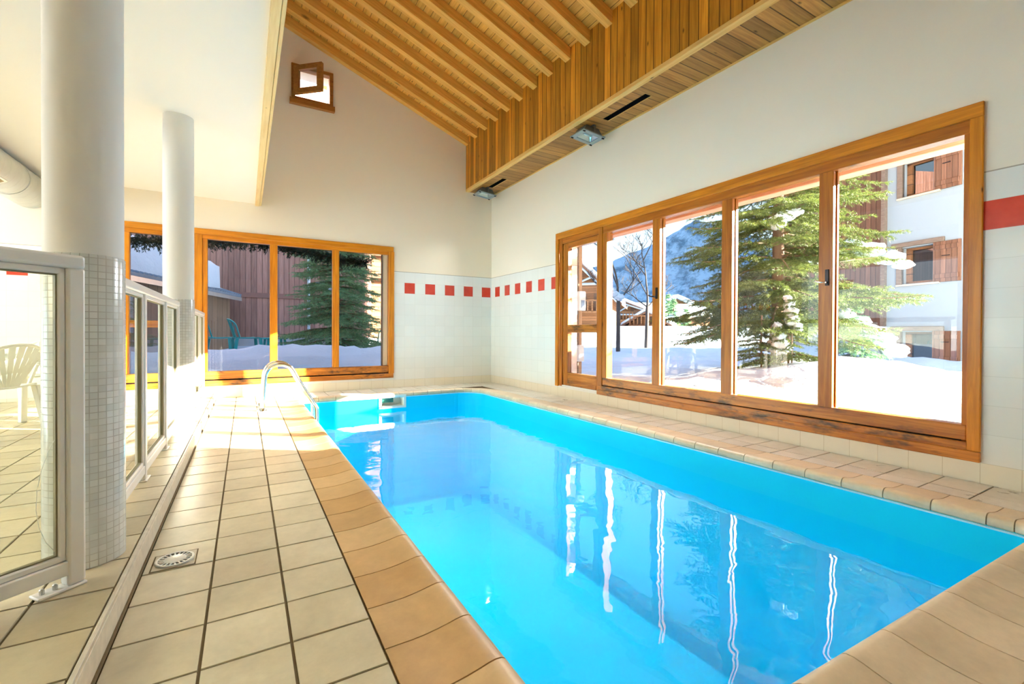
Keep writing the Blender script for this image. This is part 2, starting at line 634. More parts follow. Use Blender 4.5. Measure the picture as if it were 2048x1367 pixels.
m.box(-4.8, -4.5, -3, -1.2, -.3, 2.6)
m.box(-4.8, -4.5, 5.9, YB+TH, -.3, 2.6)
m.box(-4.8, -4.5, -1.2, 2.4, -.3, 2.6)
m.box(-4.8, -4.5, 2.4, 5.9, 2.25, 2.6)  # opening below is unseen, added to let in more daylight
m.box(-4.8, -4.5, 2.4, 5.9, -.3, .3)
S(m.build('wall_left', M_['plaster']), 'far lounge wall with a wide opening added for daylight')
m = MB()
m.box(-4.8, .6, -3.2, -3, -.3, 2.6)
m.box(.6, XR+TH, -3.2, -3, -.3, 5.0)
m.box(-.1, .6, -3.2, -3, 2.6, 5.2)
S(m.build('wall_rear', M_['plaster']), 'rear wall behind the pool')
# pine trim along the ceiling edge
m = MB()
m.box(.104, .150, -3, YB, ZC-.028, ZC+.06)
m.box(.152, .172, -3, YB, ZC-.020, ZC+.16)
S(m.build('trim_1', M_['trimpine'], bevel=.003), 'pale pine edging board of the flat ceiling')
# roof planks above the rafters
m = MB()
d_ = Vector((1, 0, -.389)).normalized()
nrm = Vector((.389, 0, 1)).normalized()
def roofpt(x, h):
    return Vector((x, 0, zr(x)))+nrm*h
m.prism([(p.x, -3, p.z) for p in (roofpt(-.1, .112), roofpt(3.78, .112), roofpt(3.78, .20), roofpt(-.1, .20))], (0, 10.6, 0))
S(m.build('ceiling_sloped', M_['sheath']), 'sloping ceiling of narrow pine planks')
# rafters
ordn = ['first', 'second', 'third', 'fourth', 'fifth', 'sixth', 'seventh', 'eighth', 'ninth', 'tenth', 'eleventh', 'twelfth']
for i in range(12):
    yc = 6.470-.3195*i
    a, b = roofpt(.12, 0), roofpt(2.990, 0)
    m = MB()
    a2, b2 = roofpt(.12, .1115), roofpt(2.990, .1115)
    m.prism([(p.x, yc-.044, p.z) for p in (a, b, b2, a2)], (0, .088, 0))
    o = m.build('pine_rafter', M_['rafter'], bevel=.003)
    tag(o, 'sloping pine rafter under the plank ceiling, %s from the gable wall' % ordn[i], 'rafter', 'rafters under the sloped ceiling')
# boxed-in beam: cladding face, soffit, corner batten
XF = 2.965
m = MB()
m.box(XF, XF+.02, -3, YB-.001, 3.018, 3.86)
S(m.build('trim_2', M_['clad']), 'vertical board face of the boxed-in beam')
m = MB()
m.box(XF+.02, 3.16, -3, YB-.001, 2.99, 3.01)
m.box(3.235, XR, -3, YB-.001, 2.99, 3.01)
for y0, y1 in ((-3, 3.005), (3.58, 5.69), (6.13, YB-.001)):
    m.box(3.16, 3.235, y0, y1, 2.99, 3.01)
S(m.build('trim_3', M_['soffit']), 'plank soffit under the boxed-in beam')
m = MB()
m.box(XF-.004, 3.022, -3, YB-.001, 2.982, 3.020)
S(m.build('trim_4', M_['batten'], bevel=.003), 'pale corner batten along the boxed-in beam')
m = MB()
m.box(3.408, 3.419, -3, YB-.001, 2.976, 2.990)
S(m.build('trim_5', M_['batten']), 'thin batten between soffit and wall')
m = MB()
m.box(XF+.02, XR, -3, YB, 3.30, 3.40)
S(m.build('ceiling_beam_core', M_['dark']), 'concealed core of the boxed-in beam')
for (y0, y1, w_) in ((3.005, 3.58, 'longer'), (5.69, 6.13, 'shorter')):
    rt = root('air_slot', (3.2, (y0+y1)/2, 2.99), 'narrow %s black ventilation slot cut in the plank soffit' % w_, 'air vent', 'ventilation slots in the soffit')
    MB().box(3.163, 3.232, y0+.003, y1-.003, 3.03, 3.04).build('slot_back', M_['dark'], rt)
    mm = MB()
    mm.box(3.1605, 3.163, y0, y1, 2.991, 3.035).box(3.232, 3.2345, y0, y1, 2.991, 3.035)
    mm.box(3.1605, 3.2345, y0, y0+.003, 2.991, 3.035).box(3.1605, 3.2345, y1-.003, y1, 2.991, 3.035)
    mm.build('slot_lining', M_['dark'], rt)
    MB().box(3.231, 3.236, y0, y1, 2.985, 2.9905).build('slot_edge', M_['batten'], rt)

# ------------------------------------------------------------------ floors
def tile_field(m, xs, ys, z, th=.012, g=.0025, skip=None):
    for i in range(len(xs)-1):
        for j in range(len(ys)-1):
            x0, x1, y0, y1 = xs[i]+g, xs[i+1]-g, ys[j]+g, ys[j+1]-g
            if skip and skip(x0, x1, y0, y1):
                continue
            e_ = .0015
            dz = random.uniform(-.0006, .0006)
            vs = [(x0, y0, z-th), (x1, y0, z-th), (x1, y1, z-th), (x0, y1, z-th),
                  (x0+e_, y0+e_, z+dz), (x1-e_, y0+e_, z+dz), (x1-e_, y1-e_, z+dz), (x0+e_, y1-e_, z+dz)]
            vs[4:4] = []
            m.add(vs, [(4, 5, 6, 7), (0, 1, 5, 4), (1, 2, 6, 5), (2, 3, 7, 6), (3, 0, 4, 7)])
random.seed(4)
def rng(a, b, step, off):
    k = math.ceil((a-off)/step+1e-6)
    r_ = [a]
    while off+k*step < b-1e-6:
        if off+k*step-r_[-1] > .02:
            r_.append(off+k*step)
        k += 1
    if b-r_[-1] < .03 and len(r_) > 1:
        r_[-1] = b
    else:
        r_.append(b)
    return r_
LX = .555
m = MB()
skd = lambda x0, x1, y0, y1: (x0 < -.16 < x1 and y0 < 1.96 < y1)
tile_field(m, [-.297, -.0953, .1037, .303], rng(-1.0, 6.515, .199, 1.898), 0)
S(m.build('floor_deck', M_['tile']), 'stoneware tiles of the pool deck')
m = MB()
tile_field(m, rng(.303, 3.033, .2, .303), [6.06, 6.26, 6.515], 0)
tile_field(m, [3.04, 3.185, 3.42], rng(.27, 6.06, .195, .788), 0)
tile_field(m, rng(3.04, 3.42, .195, 3.04), [6.06, 6.26, 6.515], 0)
tile_field(m, rng(1.31, 3.42, .195, 1.31), rng(-1.0, .27, .199, .27), 0)
S(m.build('floor_surround', M_['tile_pale']), 'narrow tiled strip between pool and walls')
m = MB()
m.box(-.30, .303, -1, YB, -.25, -.004)
m.box(.303, 3.42, 6.06, YB, -.25, -.004)
m.box(3.035, 3.42, .27, 6.06, -.25, -.004)
m.box(1.31, 3.42, -1, .27, -.25, -.004)
S(m.build('floor_bed', M_['grout']), 'dark grout bed under the floor tiles')
# raised lounge platform
m = MB()
tile_field(m, [-.49-.199*k for k in range(20, -1, -1)]+[-.318], rng(-1.2, 6.515, .197, 1.87), .08)
S(m.build('floor_platform', M_['tile_up']), 'tiles of the raised lounge platform')
m = MB()
m.box(-4.5, -.302, -3, YB, -.25, .076)
S(m.build('floor_platform_bed', M_['grout']), 'dark grout bed of the raised platform')
m = MB()
m.box(-4.5, -.30, -3, -1.2, .07, .08)
m.box(-.3, 3.42, -5, -1.0, -.05, -.002)
S(m.build('floor_rear', plain('rear_floor_tile', (.52, .47, .36), .4)), 'floor behind the pool')
m = MB()
m.box(-.318, -.300, -1.2, YB-.001, .0, .0795)
m.box(-.316, -.306, -1.2, YB-.001, .0795, .0825)
o = m.build('trim_6', plain('weathered_pale_nosing', (.60, .55, .44), .5, var=.25, ns=30), bevel=.002)
S(o, 'worn metal nosing along the platform step')
m = MB()
m.box(-.3005, -.296, -1.2, YB-.001, .0, .012)
S(m.build('trim_7', M_['grout']), 'dark joint at the foot of the step')

# ------------------------------------------------------------------ pool
PXL, PXR, PYN, PYF, PIX = .555, 2.79, .512, 5.81, 1.055
PYA = .575                      # the near edge runs slightly out of square
NR = .07
PROF = [(.012, -.034), (.002, -.026), (.0, -.010), (.004, .004), (.010, .012), (.020, .017), (.035, .0185), (.055, .016), (.080, .011),
        (.110, .006), (.145, .002), (.18, .0003), (.249, 0), (.249, -.02)]
def cope(m, org, du, dn, s0, s1, m0=0, m1=0, step=.193, off=0.0, g=.0022):
    """coping tiles along du from s0 to s1; dn points away from the pool; m0/m1 mitres"""
    org, du, dn = Vector(org), Vector(du), Vector(dn)
    cuts = [s0]
    k = math.ceil((s0-off)/step)
    while off+k*step < s1-.04:
        if off+k*step-s0 > .04:
            cuts.append(off+k*step)
        k += 1
    cuts.append(s1)
    for i in range(len(cuts)-1):
        a, b = cuts[i]+g, cuts[i+1]-g
        ma = m0 if i == 0 else 0
        mb = m1 if i == len(cuts)-2 else 0
        vs = []
        for w_, z in PROF:
            vs.append(org+du*(a+ma*w_)+dn*w_+Vector((0, 0, z)))
            vs.append(org+du*(b+mb*w_)+dn*w_+Vector((0, 0, z)))
        n = len(PROF)
        fs = [(2*i_, 2*i_+1, 2*i_+3, 2*i_+2) for i_ in range(n-1)]
        fs += [tuple(2*i_ for i_ in range(n))[::-1], tuple(2*i_+1 for i_ in range(n))]
        m.add(vs, fs)
def cope_arc(m, c, r0, a0, a1, n, g=.0022):
    for k in range(n):
        t0 = a0+(a1-a0)*k/n
        t1 = a0+(a1-a0)*(k+1)/n
        ss = 6
        vs, fs = [], []
        for i in range(ss+1):
            for (w_, z) in PROF:
                rr = r0+w_
                ga = g/max(rr, .05)
                tt = t0+ga+(t1-t0-2*ga)*i/ss
                vs.append((c[0]+rr*math.cos(tt), c[1]+rr*math.sin(tt), z))
        n_ = len(PROF)
        for i in range(ss):
            for j in range(n_-1):
                fs.append((i*n_+j, i*n_+j+1, (i+1)*n_+j+1, (i+1)*n_+j))
        fs.append(tuple(range(n_)))
        fs.append(tuple(range(ss*n_, (ss+1)*n_))[::-1])
        m.add(vs, fs)
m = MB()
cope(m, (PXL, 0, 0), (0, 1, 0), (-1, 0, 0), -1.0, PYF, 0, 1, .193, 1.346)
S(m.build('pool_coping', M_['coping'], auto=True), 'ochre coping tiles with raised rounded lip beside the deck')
m = MB()
cope(m, (0, PYF, 0), (1, 0, 0), (0, 1, 0), PXL, PXR-.30, -1, 0, .193, PXL)
cope_arc(m, (PXR-.30, PYF-.30), .30, 0, PI/2, 4)
cope(m, (PXR, 0, 0), (0, 1, 0), (1, 0, 0), PYN+NR, PYF-.30, 0, 0, .187, .667)
cope_arc(m, (PXR-NR, PYN+NR), NR, -PI/2, 0, 3)
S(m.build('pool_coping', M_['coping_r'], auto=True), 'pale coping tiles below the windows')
m = MB()
ndu = Vector((PXR-NR-PIX, PYN-PYA, 0))
nL = ndu.length
ndu.normalize()
cope(m, (PIX, PYA, 0), ndu, (ndu.y, -ndu.x, 0), 0, nL, 1, 0, .1925, .03)
cope(m, (PIX, 0, 0), (0, 1, 0), (1, 0, 0), -1.0, PYA, 0, -1, .193, -.1)
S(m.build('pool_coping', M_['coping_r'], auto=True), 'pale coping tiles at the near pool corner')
# bed under coping
m = MB()
m.box(.30, .548, -1, PYF+.25, -.25, -.014)
m.box(.30, 2.95, PYF+.20, PYF+.25, -.25, -.014)
m.box(.30, 1.40, PYF+.012, PYF+.2, -.25, -.014)
m.box(1.86, 2.95, PYF+.012, PYF+.2, -.25, -.014)
m.box(PXR+.012, 3.04, PYN-.1, PYF+.25, -.25, -.014)
m.prism([(PIX+.012, PYA-.013, -.25), (PIX+.012, .26, -.25), (3.04, .26, -.25), (3.04, PYN-.013, -.25)], (0, 0, .236))
m.box(PIX+.012, 1.31, -1, PYN-.012, -.25, -.014)
S(m.build('pool_coping_bed', M_['grout']), 'mortar bed under the coping')
def outline(dd):
    pts = [(PXL-dd, -1.0), (PIX+dd, -1.0), (PIX+dd, PYA-dd)]
    r_ = max(NR+dd, .02)
    c = (PXR+dd-r_, PYN-dd+r_)
    for k in range(0, 7):
        a = -PI/2+PI/2*k/6
        pts.append((c[0]+r_*math.cos(a), c[1]+r_*math.sin(a)))
    r_ = max(.30+dd, .02)
    c = (PXR+dd-r_, PYF+dd-r_)
    for k in range(0, 11):
        a = PI/2*k/10
        pts.append((c[0]+r_*math.cos(a), c[1]+r_*math.sin(a)))
    pts.append((PXL-dd, PYF+dd))
    return pts
ol = outline(.010)
ZW, ZF = -.205, -1.15
SKX0, SKX1, SKZ0, SKZ1 = 1.49, 1.775, -.150, -.036
m = MB()
n = len(ol)
for i in range(n):
    a, b = ol[i], ol[(i+1) % n]
    if i == n-2:                       # far wall, with the skimmer mouth cut out
        y = a[1]
        def q(x0, x1, z0, z1):
            m.quad((x0, y, z0), (x1, y, z0), (x1, y, z1), (x0, y, z1))
        q(b[0], SKX0, ZF, -.03)
        q(SKX1, a[0], ZF, -.03)
        q(SKX0, SKX1, ZF, SKZ0)
        q(SKX0, SKX1, SKZ1, -.03)
    else:
        m.quad((*a, ZF), (*b, ZF), (*b, -.03), (*a, -.03))
prev = [(x, y, ZF) for x, y in ol]
CR = .22
vs, fs = list(prev), []
for k in range(1, 9):
    a_ = PI/2*k/8
    ring = [(x, y, ZF-CR*math.sin(a_)) for x, y in outline(.010-CR*(1-math.cos(a_)))]
    o_ = len(vs)
    vs += ring
    fs += [(o_-n+i, o_-n+(i+1) % n, o_+(i+1) % n, o_+i) for i in range(n)]
fs.append(tuple(range(len(vs)-n, len(vs))))
m.add(vs, fs)
S(m.build('pool_basin', M_['liner'], auto=True), 'bright blue pool basin')
ol2 = outline(.009)
m = MB()
m.add([(x, y, ZW) for x, y in ol2], [tuple(range(n))])
wat = m.build('pool_water', M_['water'])
bm = bmesh.new()
bm.from_mesh(wat.data)
bmesh.ops.triangulate(bm, faces=bm.faces, ngon_method='EAR_CLIP')
for f in bm.faces:
    if f.normal.z < 0:
        f.normal_flip()
bm.to_mesh(wat.data)
bm.free()
S(wat, 'clear water filling the blue pool')
# white liner rail just under the lip
m = MB()
o1, o2 = outline(.010), outline(.002)
for i in range(n):
    a, b, c, d = o1[i], o1[(i+1) % n], o2[(i+1) % n], o2[i]
    for z0, z1 in ((-.042, -.034),):
        m.add([(*a, z0), (*b, z0), (*c, z0), (*d, z0), (*a, z1), (*b, z1), (*c, z1), (*d, z1)],
              [(3, 2, 6, 7), (0, 1, 2, 3), (4, 7, 6, 5)])
S(m.build('trim_8', plain('pale_blue_liner_rail', (.55, .80, .92), .4)), 'pale rail holding the pool liner')
# skimmer
rt = root('pool_skimmer', (1.63, PYF, -.1), 'white rectangular skimmer mouth set in the far pool wall', 'skimmer')
y = PYF+.010
m = MB()
x0, x1, z0, z1 = 1.455, 1.805, -.178, -.008
yy = y-.012
m.box(x0, x1, yy, y+.002, SKZ1, z1)
m.box(x0, x1, yy, y+.002, z0, SKZ0)
m.box(x0, SKX0, yy, y+.002, SKZ0, SKZ1)
m.box(SKX1, x1, yy, y+.002, SKZ0, SKZ1)
m.build('faceplate', M_['plastic'], rt, bevel=.002)
m = MB()
D = .17
m.quad((SKX0, y, SKZ0), (SKX1, y, SKZ0), (SKX1, y+D, SKZ0), (SKX0, y+D, SKZ0))
m.quad((SKX0, y, SKZ1), (SKX1, y, SKZ1), (SKX1, y+D, SKZ1), (SKX0, y+D, SKZ1))
m.quad((SKX0, y, SKZ0), (SKX0, y+D, SKZ0), (SKX0, y+D, SKZ1), (SKX0, y, SKZ1))
m.quad((SKX1, y, SKZ0), (SKX1, y+D, SKZ0), (SKX1, y+D, SKZ1), (SKX1, y, SKZ1))
m.quad((SKX0, y+D, SKZ0), (SKX1, y+D, SKZ0), (SKX1, y+D, SKZ1), (SKX0, y+D, SKZ1))
m.build('throat', M_['plastic'], rt)
MB().box(SKX0+.004, SKX0+.165, y+.05, y+.058, SKZ0+.04, SKZ1-.004).build('weir_flap', plain('dark_green_flap', (.02, .13, .11), .4), rt, bevel=.002)
# handrails
RP = [(0.143, 0), (.150, .10), (.166, .278), (.176, .36), (.200, .415), (.242, .449), (.285, .462), (.328, .461), (.372, .449), (.41, .424), (.440, .38), (.465, .328),
      (.549, .172), (.635, .030), (.652, .000), (.660, -.045), (.660, -.20), (.660, -1.0)]
def rail(yc, lab):
    rt = root('pool_handrail', (.143, yc, 0), lab, 'handrail', 'handrails of the pool ladder')
    pts = [Vector((x, yc, z)) for x, z in RP]
    cr = []
    for i in range(len(pts)-1):
        p0, p1, p2, p3 = pts[max(i-1, 0)], pts[i], pts[i+1], pts[min(i+2, len(pts)-1)]
        for s_ in range(4):
            u = s_/4
            cr.append(.5*((2*p1)+(p2-p0)*u+(2*p0-5*p1+4*p2-p3)*u*u+(3*p1-p0-3*p2+p3)*u**3))
    cr.append(pts[-1])
    MB().tube(cr, .0205, 16).build('rail_tube', M_['steel'], rt, smooth=True)
    m = MB()
    m.lathe([(.021, .030), (.026, .028), (.045, .008), (.047, .001)], (.143, yc, 0), 24)
    m.build('foot_flange', M_['steel'], rt, auto=True)
rail(5.242, 'curved steel pool handrail nearer the deck drain, of the ladder pair')
rail(5.62, 'curved steel pool handrail nearer the end wall, of the ladder pair')
# drain
rt = root('floor_drain', (-.213, 1.967, 0), 'round slotted metal drain cover set in a cut floor tile by the step', 'drain')
m = MB()
cx, cy_ = -.213, 1.967
h = .060
m.box(cx-h, cx+h, cy_-h, cy_+h, -.01, .0022)
m.build('drain_plate', plain('dull_metal_plate', (.52, .47, .36), .4, .3), rt, bevel=.001)
mm = MB()
for (a, b, c, d) in ((cx-h-.004, cx-h, cy_-h-.004, cy_+h+.004), (cx+h, cx+h+.004, cy_-h-.004, cy_+h+.004)):
    mm.box(a, b, c, d, -.005, .0016)
for (c, d) in ((cy_-h-.004, cy_-h), (cy_+h, cy_+h+.004)):
    mm.box(cx-h, cx+h, c, d, -.005, .0016)
mm.build('drain_joint', M_['grout'], rt)
m = MB()
m.lathe([(.052, .0023), (.052, .0030)], (cx, cy_, 0), 40)
m.build('drain_opening', M_['dark'], rt)
m = MB()
m.lathe([(.033, .003), (.033, .0072), (.028, .0090), (.001, .0100)], (cx, cy_, 0), 40, cap=False)
rr = [(.049, .003), (.049, .0080), (.052, .0088), (.056, .0080), (.057, .003)]
m.lathe(rr, (cx, cy_, 0), 40, cap=False)
for k in range(20):
    a = 2*PI*k/20+.1
    u = Vector((math.cos(a), math.sin(a), 0))
    v = Vector((-math.sin(a), math.cos(a), 0))
    m.obox(Vector((cx, cy_, .0055))+u*.041, u, v, (0, 0, 1), .020, .0045, .004)
m.build('grate', plain('pale_cast_grate', (.72, .71, .66), .35, .3), rt, auto=True)

# ------------------------------------------------------------------ windows
def bar(m, x0, x1, y0, y1, z0, z1):
    return m.box(min(x0, x1), max(x0, x1), min(y0, y1), max(y0, y1), min(z0, z1), max(z0, z1))
w1 = root('window_1', (XR, 2.8, .115), 'wide orange-brown timber window with four tall panes beside the pool', kind='structure')
X = XR
def p1(name, mat, *b, bev=.004, par=None):
    mm = MB()
    for q_ in b:
        bar(mm, *q_)
    return mm.build(name, mat, par or w1, bevel=bev)
p1('casing_head', M_['casY'], (X-.022, X-.0005, .838, 4.728, 1.972, 2.050))
p1('casing_jamb', M_['casZ'], (X-.022, X-.0005, .838, .893, .170, 1.972))
p1('casing_jamb', M_['casZ'], (X-.022, X-.0005, 4.668, 4.728, .128, 1.972))
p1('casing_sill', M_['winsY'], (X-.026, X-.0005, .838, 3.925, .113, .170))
p1('frame_head', M_['winY'], (X-.002, X+.085, .893, 3.86, 1.902, 1.985))
p1('frame_jamb', M_['winZ'], (X+.004, X+.085, .880, .921, .215, 1.905))
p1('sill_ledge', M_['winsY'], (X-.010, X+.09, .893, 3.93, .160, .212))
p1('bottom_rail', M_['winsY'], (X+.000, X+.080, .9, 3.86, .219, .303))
p1('rail_gap', M_['dark'], (X+.012, X+.07, .9, 3.86, .211, .220))
ms = [(3.060, 3.150), (2.308, 2.402), (1.568, 1.656)]
for i, (a, b) in enumerate(ms):
    p1('mullion', M_['winZ'], (X+.002, X+.085, a, b, .300, 1.905))
    p1('glazing_bead', M_['winZ'], (X+.040, X+.060, a-.008, a, .303, 1.902))
    p1('glazing_bead', M_['winZ'], (X+.040, X+.060, b, b+.008, .303, 1.902))
p1('post', M_['winZ'], (X-.004, X+.09, 3.868, 3.933, .16, 1.985), (X+.002, X+.09, 3.800, 3.868, .300, 1.905))
for i, (a, b) in enumerate(((.921, 1.568), (1.656, 2.308), (2.402, 3.060), (3.150, 3.800))):
    MB().quad((X+.050, a, .303), (X+.050, b, .303), (X+.050, b, 1.902), (X+.050, a, 1.902)).build('glass_pane', M_['glass'], w1)
for i in (0, 2):
    a, b = ms[i]
    yc = (a+b)/2-.012
    hd = p1('handle', M_['blackmetal'], (X-.006, X+.004, yc-.012, yc+.012, 1.13, 1.24), bev=.003)
    MB().tube([(X-.002, yc, 1.15), (X-.045, yc, 1.15), (X-.050, yc+.02, 1.152), (X-.050, yc+.055, 1.165)], .007, 8).build('lever', M_['steel'] if i else M_['blackmetal'], hd, smooth=True)
# exterior reveal boards
MB().box(X+.085, X+TH+.02, .875, .885, .15, 2.0).box(X+.085, X+TH+.02, .875, 4.69, 2.0, 2.01).build('reveal', M_['winY'], w1)
# door beside it
d1 = root('door_1', (XR, 4.3, .13), 'narrow glazed timber door at the end of the wide window', kind='structure')
p1('door_frame', M_['winZ'], (X-.002, X+.09, 4.605, 4.668, .133, 1.985), par=d1)
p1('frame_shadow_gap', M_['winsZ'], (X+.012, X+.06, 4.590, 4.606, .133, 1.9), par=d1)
p1('door_head', M_['winY'], (X-.002, X+.09, 3.933, 4.605, 1.905, 1.985), par=d1)
p1('stile', M_['winZ'], (X+.008, X+.07, 4.503, 4.590, .135, 1.905), par=d1)
p1('stile', M_['winZ'], (X+.008, X+.07, 3.936, 3.970, .135, 1.905), par=d1)
p1('top_rail', M_['winY'], (X+.008, X+.07, 3.970, 4.503, 1.837, 1.905), par=d1)
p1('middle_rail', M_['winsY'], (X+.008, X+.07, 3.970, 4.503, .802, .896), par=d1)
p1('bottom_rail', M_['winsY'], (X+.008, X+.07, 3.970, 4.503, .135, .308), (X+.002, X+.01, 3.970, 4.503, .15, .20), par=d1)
p1('threshold', M_['whitemetal'], (X-.012, X+.09, 3.933, 4.665, .112, .133), par=d1, bev=.002)
for a, b in ((.308, .802), (.896, 1.837)):
    MB().quad((X+.045, 3.97, a), (X+.045, 4.503, a), (X+.045, 4.503, b), (X+.045, 3.97, b)).build('glass_pane', M_['glass'], d1)
# window 2 in the end wall
w2 = root('window_2', (.3, YB, .145), 'orange timber window in the end wall looking onto the snowy yard', kind='structure')
Y = YB
def p2(name, mat, *b, bev=.004, par=None):
    mm = MB()
    for (x0, x1, y0, y1, z0, z1) in b:
        mm.box(x0, x1, y0, y1, z0, z1)
    return mm.build(name, mat, par or w2, bevel=bev)
p2('casing_head', M_['casX'], (-1.28, 1.832, Y-.022, Y-.0005, 1.945, 2.013))
p2('casing_jamb', M_['casZ'], (1.765, 1.840, Y-.022, Y-.0005, .208, 1.945))
p2('casing_jamb', M_['casZ'], (-1.28, -1.215, Y-.022, Y-.0005, .208, 1.945))
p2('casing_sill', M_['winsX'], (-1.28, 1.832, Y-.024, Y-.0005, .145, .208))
p2('frame_head', M_['casX'], (-1.24, 1.765, Y+.000, Y+.08, 1.898, 1.962))
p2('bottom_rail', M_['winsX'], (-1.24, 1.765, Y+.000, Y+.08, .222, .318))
p2('rail_gap', M_['dark'], (-1.24, 1.765, Y+.012, Y+.07, .200, .224))
p2('frame_jamb', M_['casZ'], (-1.24, -1.113, Y+.004, Y+.08, .318, 1.898))
p2('post', M_['casZ'], (-.525, -.44, Y-.006, Y+.08, .20, 1.955), (-.438, -.390, Y+.002, Y+.08, .318, 1.898))
p2('mullion', M_['casZ'], (.266, .352, Y+.002, Y+.08, .318, 1.9))
p2('mullion', M_['casZ'], (1.012, 1.096, Y+.002, Y+.08, .318, 1.9))
p2('middle_rail', M_['casX'], (-1.113, -.525, Y+.006, Y+.07, .84, .92))
p2('reveal_board', M_['winZ'], (1.765, 1.801, Y-.0005, Y+.30, .17, 1.99), (-1.241, -1.20, Y+.08, Y+.30, .17, 1.99))
p2('side_reveal', M_['beige'], (1.690, 1.765, Y+.05, Y+.09, .32, 1.90))
p2('dark_edge', M_['brown'], (1.678, 1.690, Y+.04, Y+.09, .318, 1.90))
for a, b in ((-1.113, -.525), (-.390, .266), (.352, 1.012), (1.096, 1.680)):
    MB().quad((a, Y+.048, .318), (b, Y+.048, .318), (b, Y+.048, 1.9), (a, Y+.048, 1.9)).build('glass_pane', M_['glass'], w2)
# small gable window standing ajar
w3 = root('window_3', (.76, YB, 3.72), 'small square brown window high in the gable, its sash open inwards', kind='structure')
GW = wood('dark_varnished_gable_wood', (.42, .18, .035), (.24, .085, .012), 'X', knots=.5, kscale=9, rough=.4)
p2('casing', GW, (.507, .553, Y-.03, Y+.06, 3.80, 4.245), (.967, 1.013, Y-.03, Y+.06, 3.80, 4.245),
   (.553, .967, Y-.03, Y+.06, 4.198, 4.245), (.553, .967, Y-.02, Y+.06, 3.785, 3.835), par=w3, bev=.003)
p2('sill', GW, (.485, 1.03, Y-.065, Y-.001, 3.722, 3.792), par=w3, bev=.004)
th = R(42.5)
hx, hy = .556, Y-.028
uu = Vector((math.cos(th), -math.sin(th), 0))
vv = Vector((math.sin(th), math.cos(th), 0))
SW, SZ0, SZ1 = .405, 3.835, 4.195
m = MB()
def sbar(a0, a1, z0, z1, tk=.045):
    c = Vector((hx, hy, 0))+uu*(a0+a1)/2+Vector((0, 0, (z0+z1)/2))-vv*tk/2
    m.obox(c, uu, (0, 0, 1), vv, a1-a0, z1-z0, tk)
sbar(0, .07, SZ0, SZ1)
sbar(SW-.07, SW, SZ0, SZ1)
sbar(.07, SW-.07, SZ1-.065, SZ1)
sbar(.07, SW-.07, SZ0, SZ0+.065)
sash = m.build('open_sash', GW, w3, bevel=.003)
a = Vector((hx, hy, 0))+uu*.07-vv*.02
b = Vector((hx, hy, 0))+uu*(SW-.07)-vv*.02
mm = MB().quad((a.x, a.y, SZ0+.065), (b.x, b.y, SZ0+.065), (b.x, b.y, SZ1-.065), (a.x, a.y, SZ1-.065))
mm.build('sash_glass', glass('dim_glass', (.75, .78, .82), 2.2), sash)

# ------------------------------------------------------------------ columns
def column(x, y, lab):
    rt = root('column', (x, y, .08), lab, 'column', 'round columns along the platform edge', 'structure')
    MB().lathe([(.0955, 1.035), (.0955, ZC)], (x, y, 0), 64, cap=False).build('column_shaft', M_['colp'], rt, auto=True)
    m = MB()
    m.lathe([(.0985, .081), (.0985, 1.032), (.0955, 1.036)], (0, 0, 0), 64, cap=False)
    o = m.build('mosaic_cladding', M_['mosaic'], rt, auto=True)
    o.location = (x, y, 0)
M_['colp'] = plain('column_plaster', (.80, .78, .74), .75, var=.02)
t = NT('grey_white_mosaic')
xx = t.xyz()
ang = t.math('ARCTAN2', xx[1], xx[0])
ua = t.math('MULTIPLY', ang, 30/(2*PI))
za = t.math('DIVIDE', xx[2], .0205)
def nr(f, wd):
    fr_ = t.math('FRACT', f)
    return t.math('LESS_THAN', t.math('MINIMUM', fr_, t.math('SUBTRACT', 1.0, fr_)), wd)
jo = t.math('MAXIMUM', nr(ua, .06), nr(za, .055))
cb = t.n('CombineXYZ')
t.l(t.math('FLOOR', ua), cb.inputs[0])
t.l(t.math('FLOOR', za), cb.inputs[1])
wn = t.n('TexWhiteNoise', noise_dimensions='2D')
t.l(cb.outputs[0], wn.inputs['Vector'])
gm = t.noise(t.coord(), 6, 3)
joc = t.mix(t.ramp(gm, [(.35, (0, 0, 0)), (.6, (1, 1, 1))]), (.58, .58, .54), (.40, .39, .35))
cl = t.mix(jo, t.mix(wn.outputs[0], (.60, .62, .59), (.70, .71, .68)), joc)
t.bsdf(cl, t.math('ADD', t.math('MULTIPLY', jo, .5), .2), .5, 0, t.math('SUBTRACT', t.math('MULTIPLY', wn.outputs[0], .3), jo), .35, .003)
M_['mosaic'] = t.m
column(-.439, 1.93, 'thick round column behind the angled glass guard, with grey mosaic lower part')
column(-.429, 4.18, 'farther round column standing against the sunlit floor')

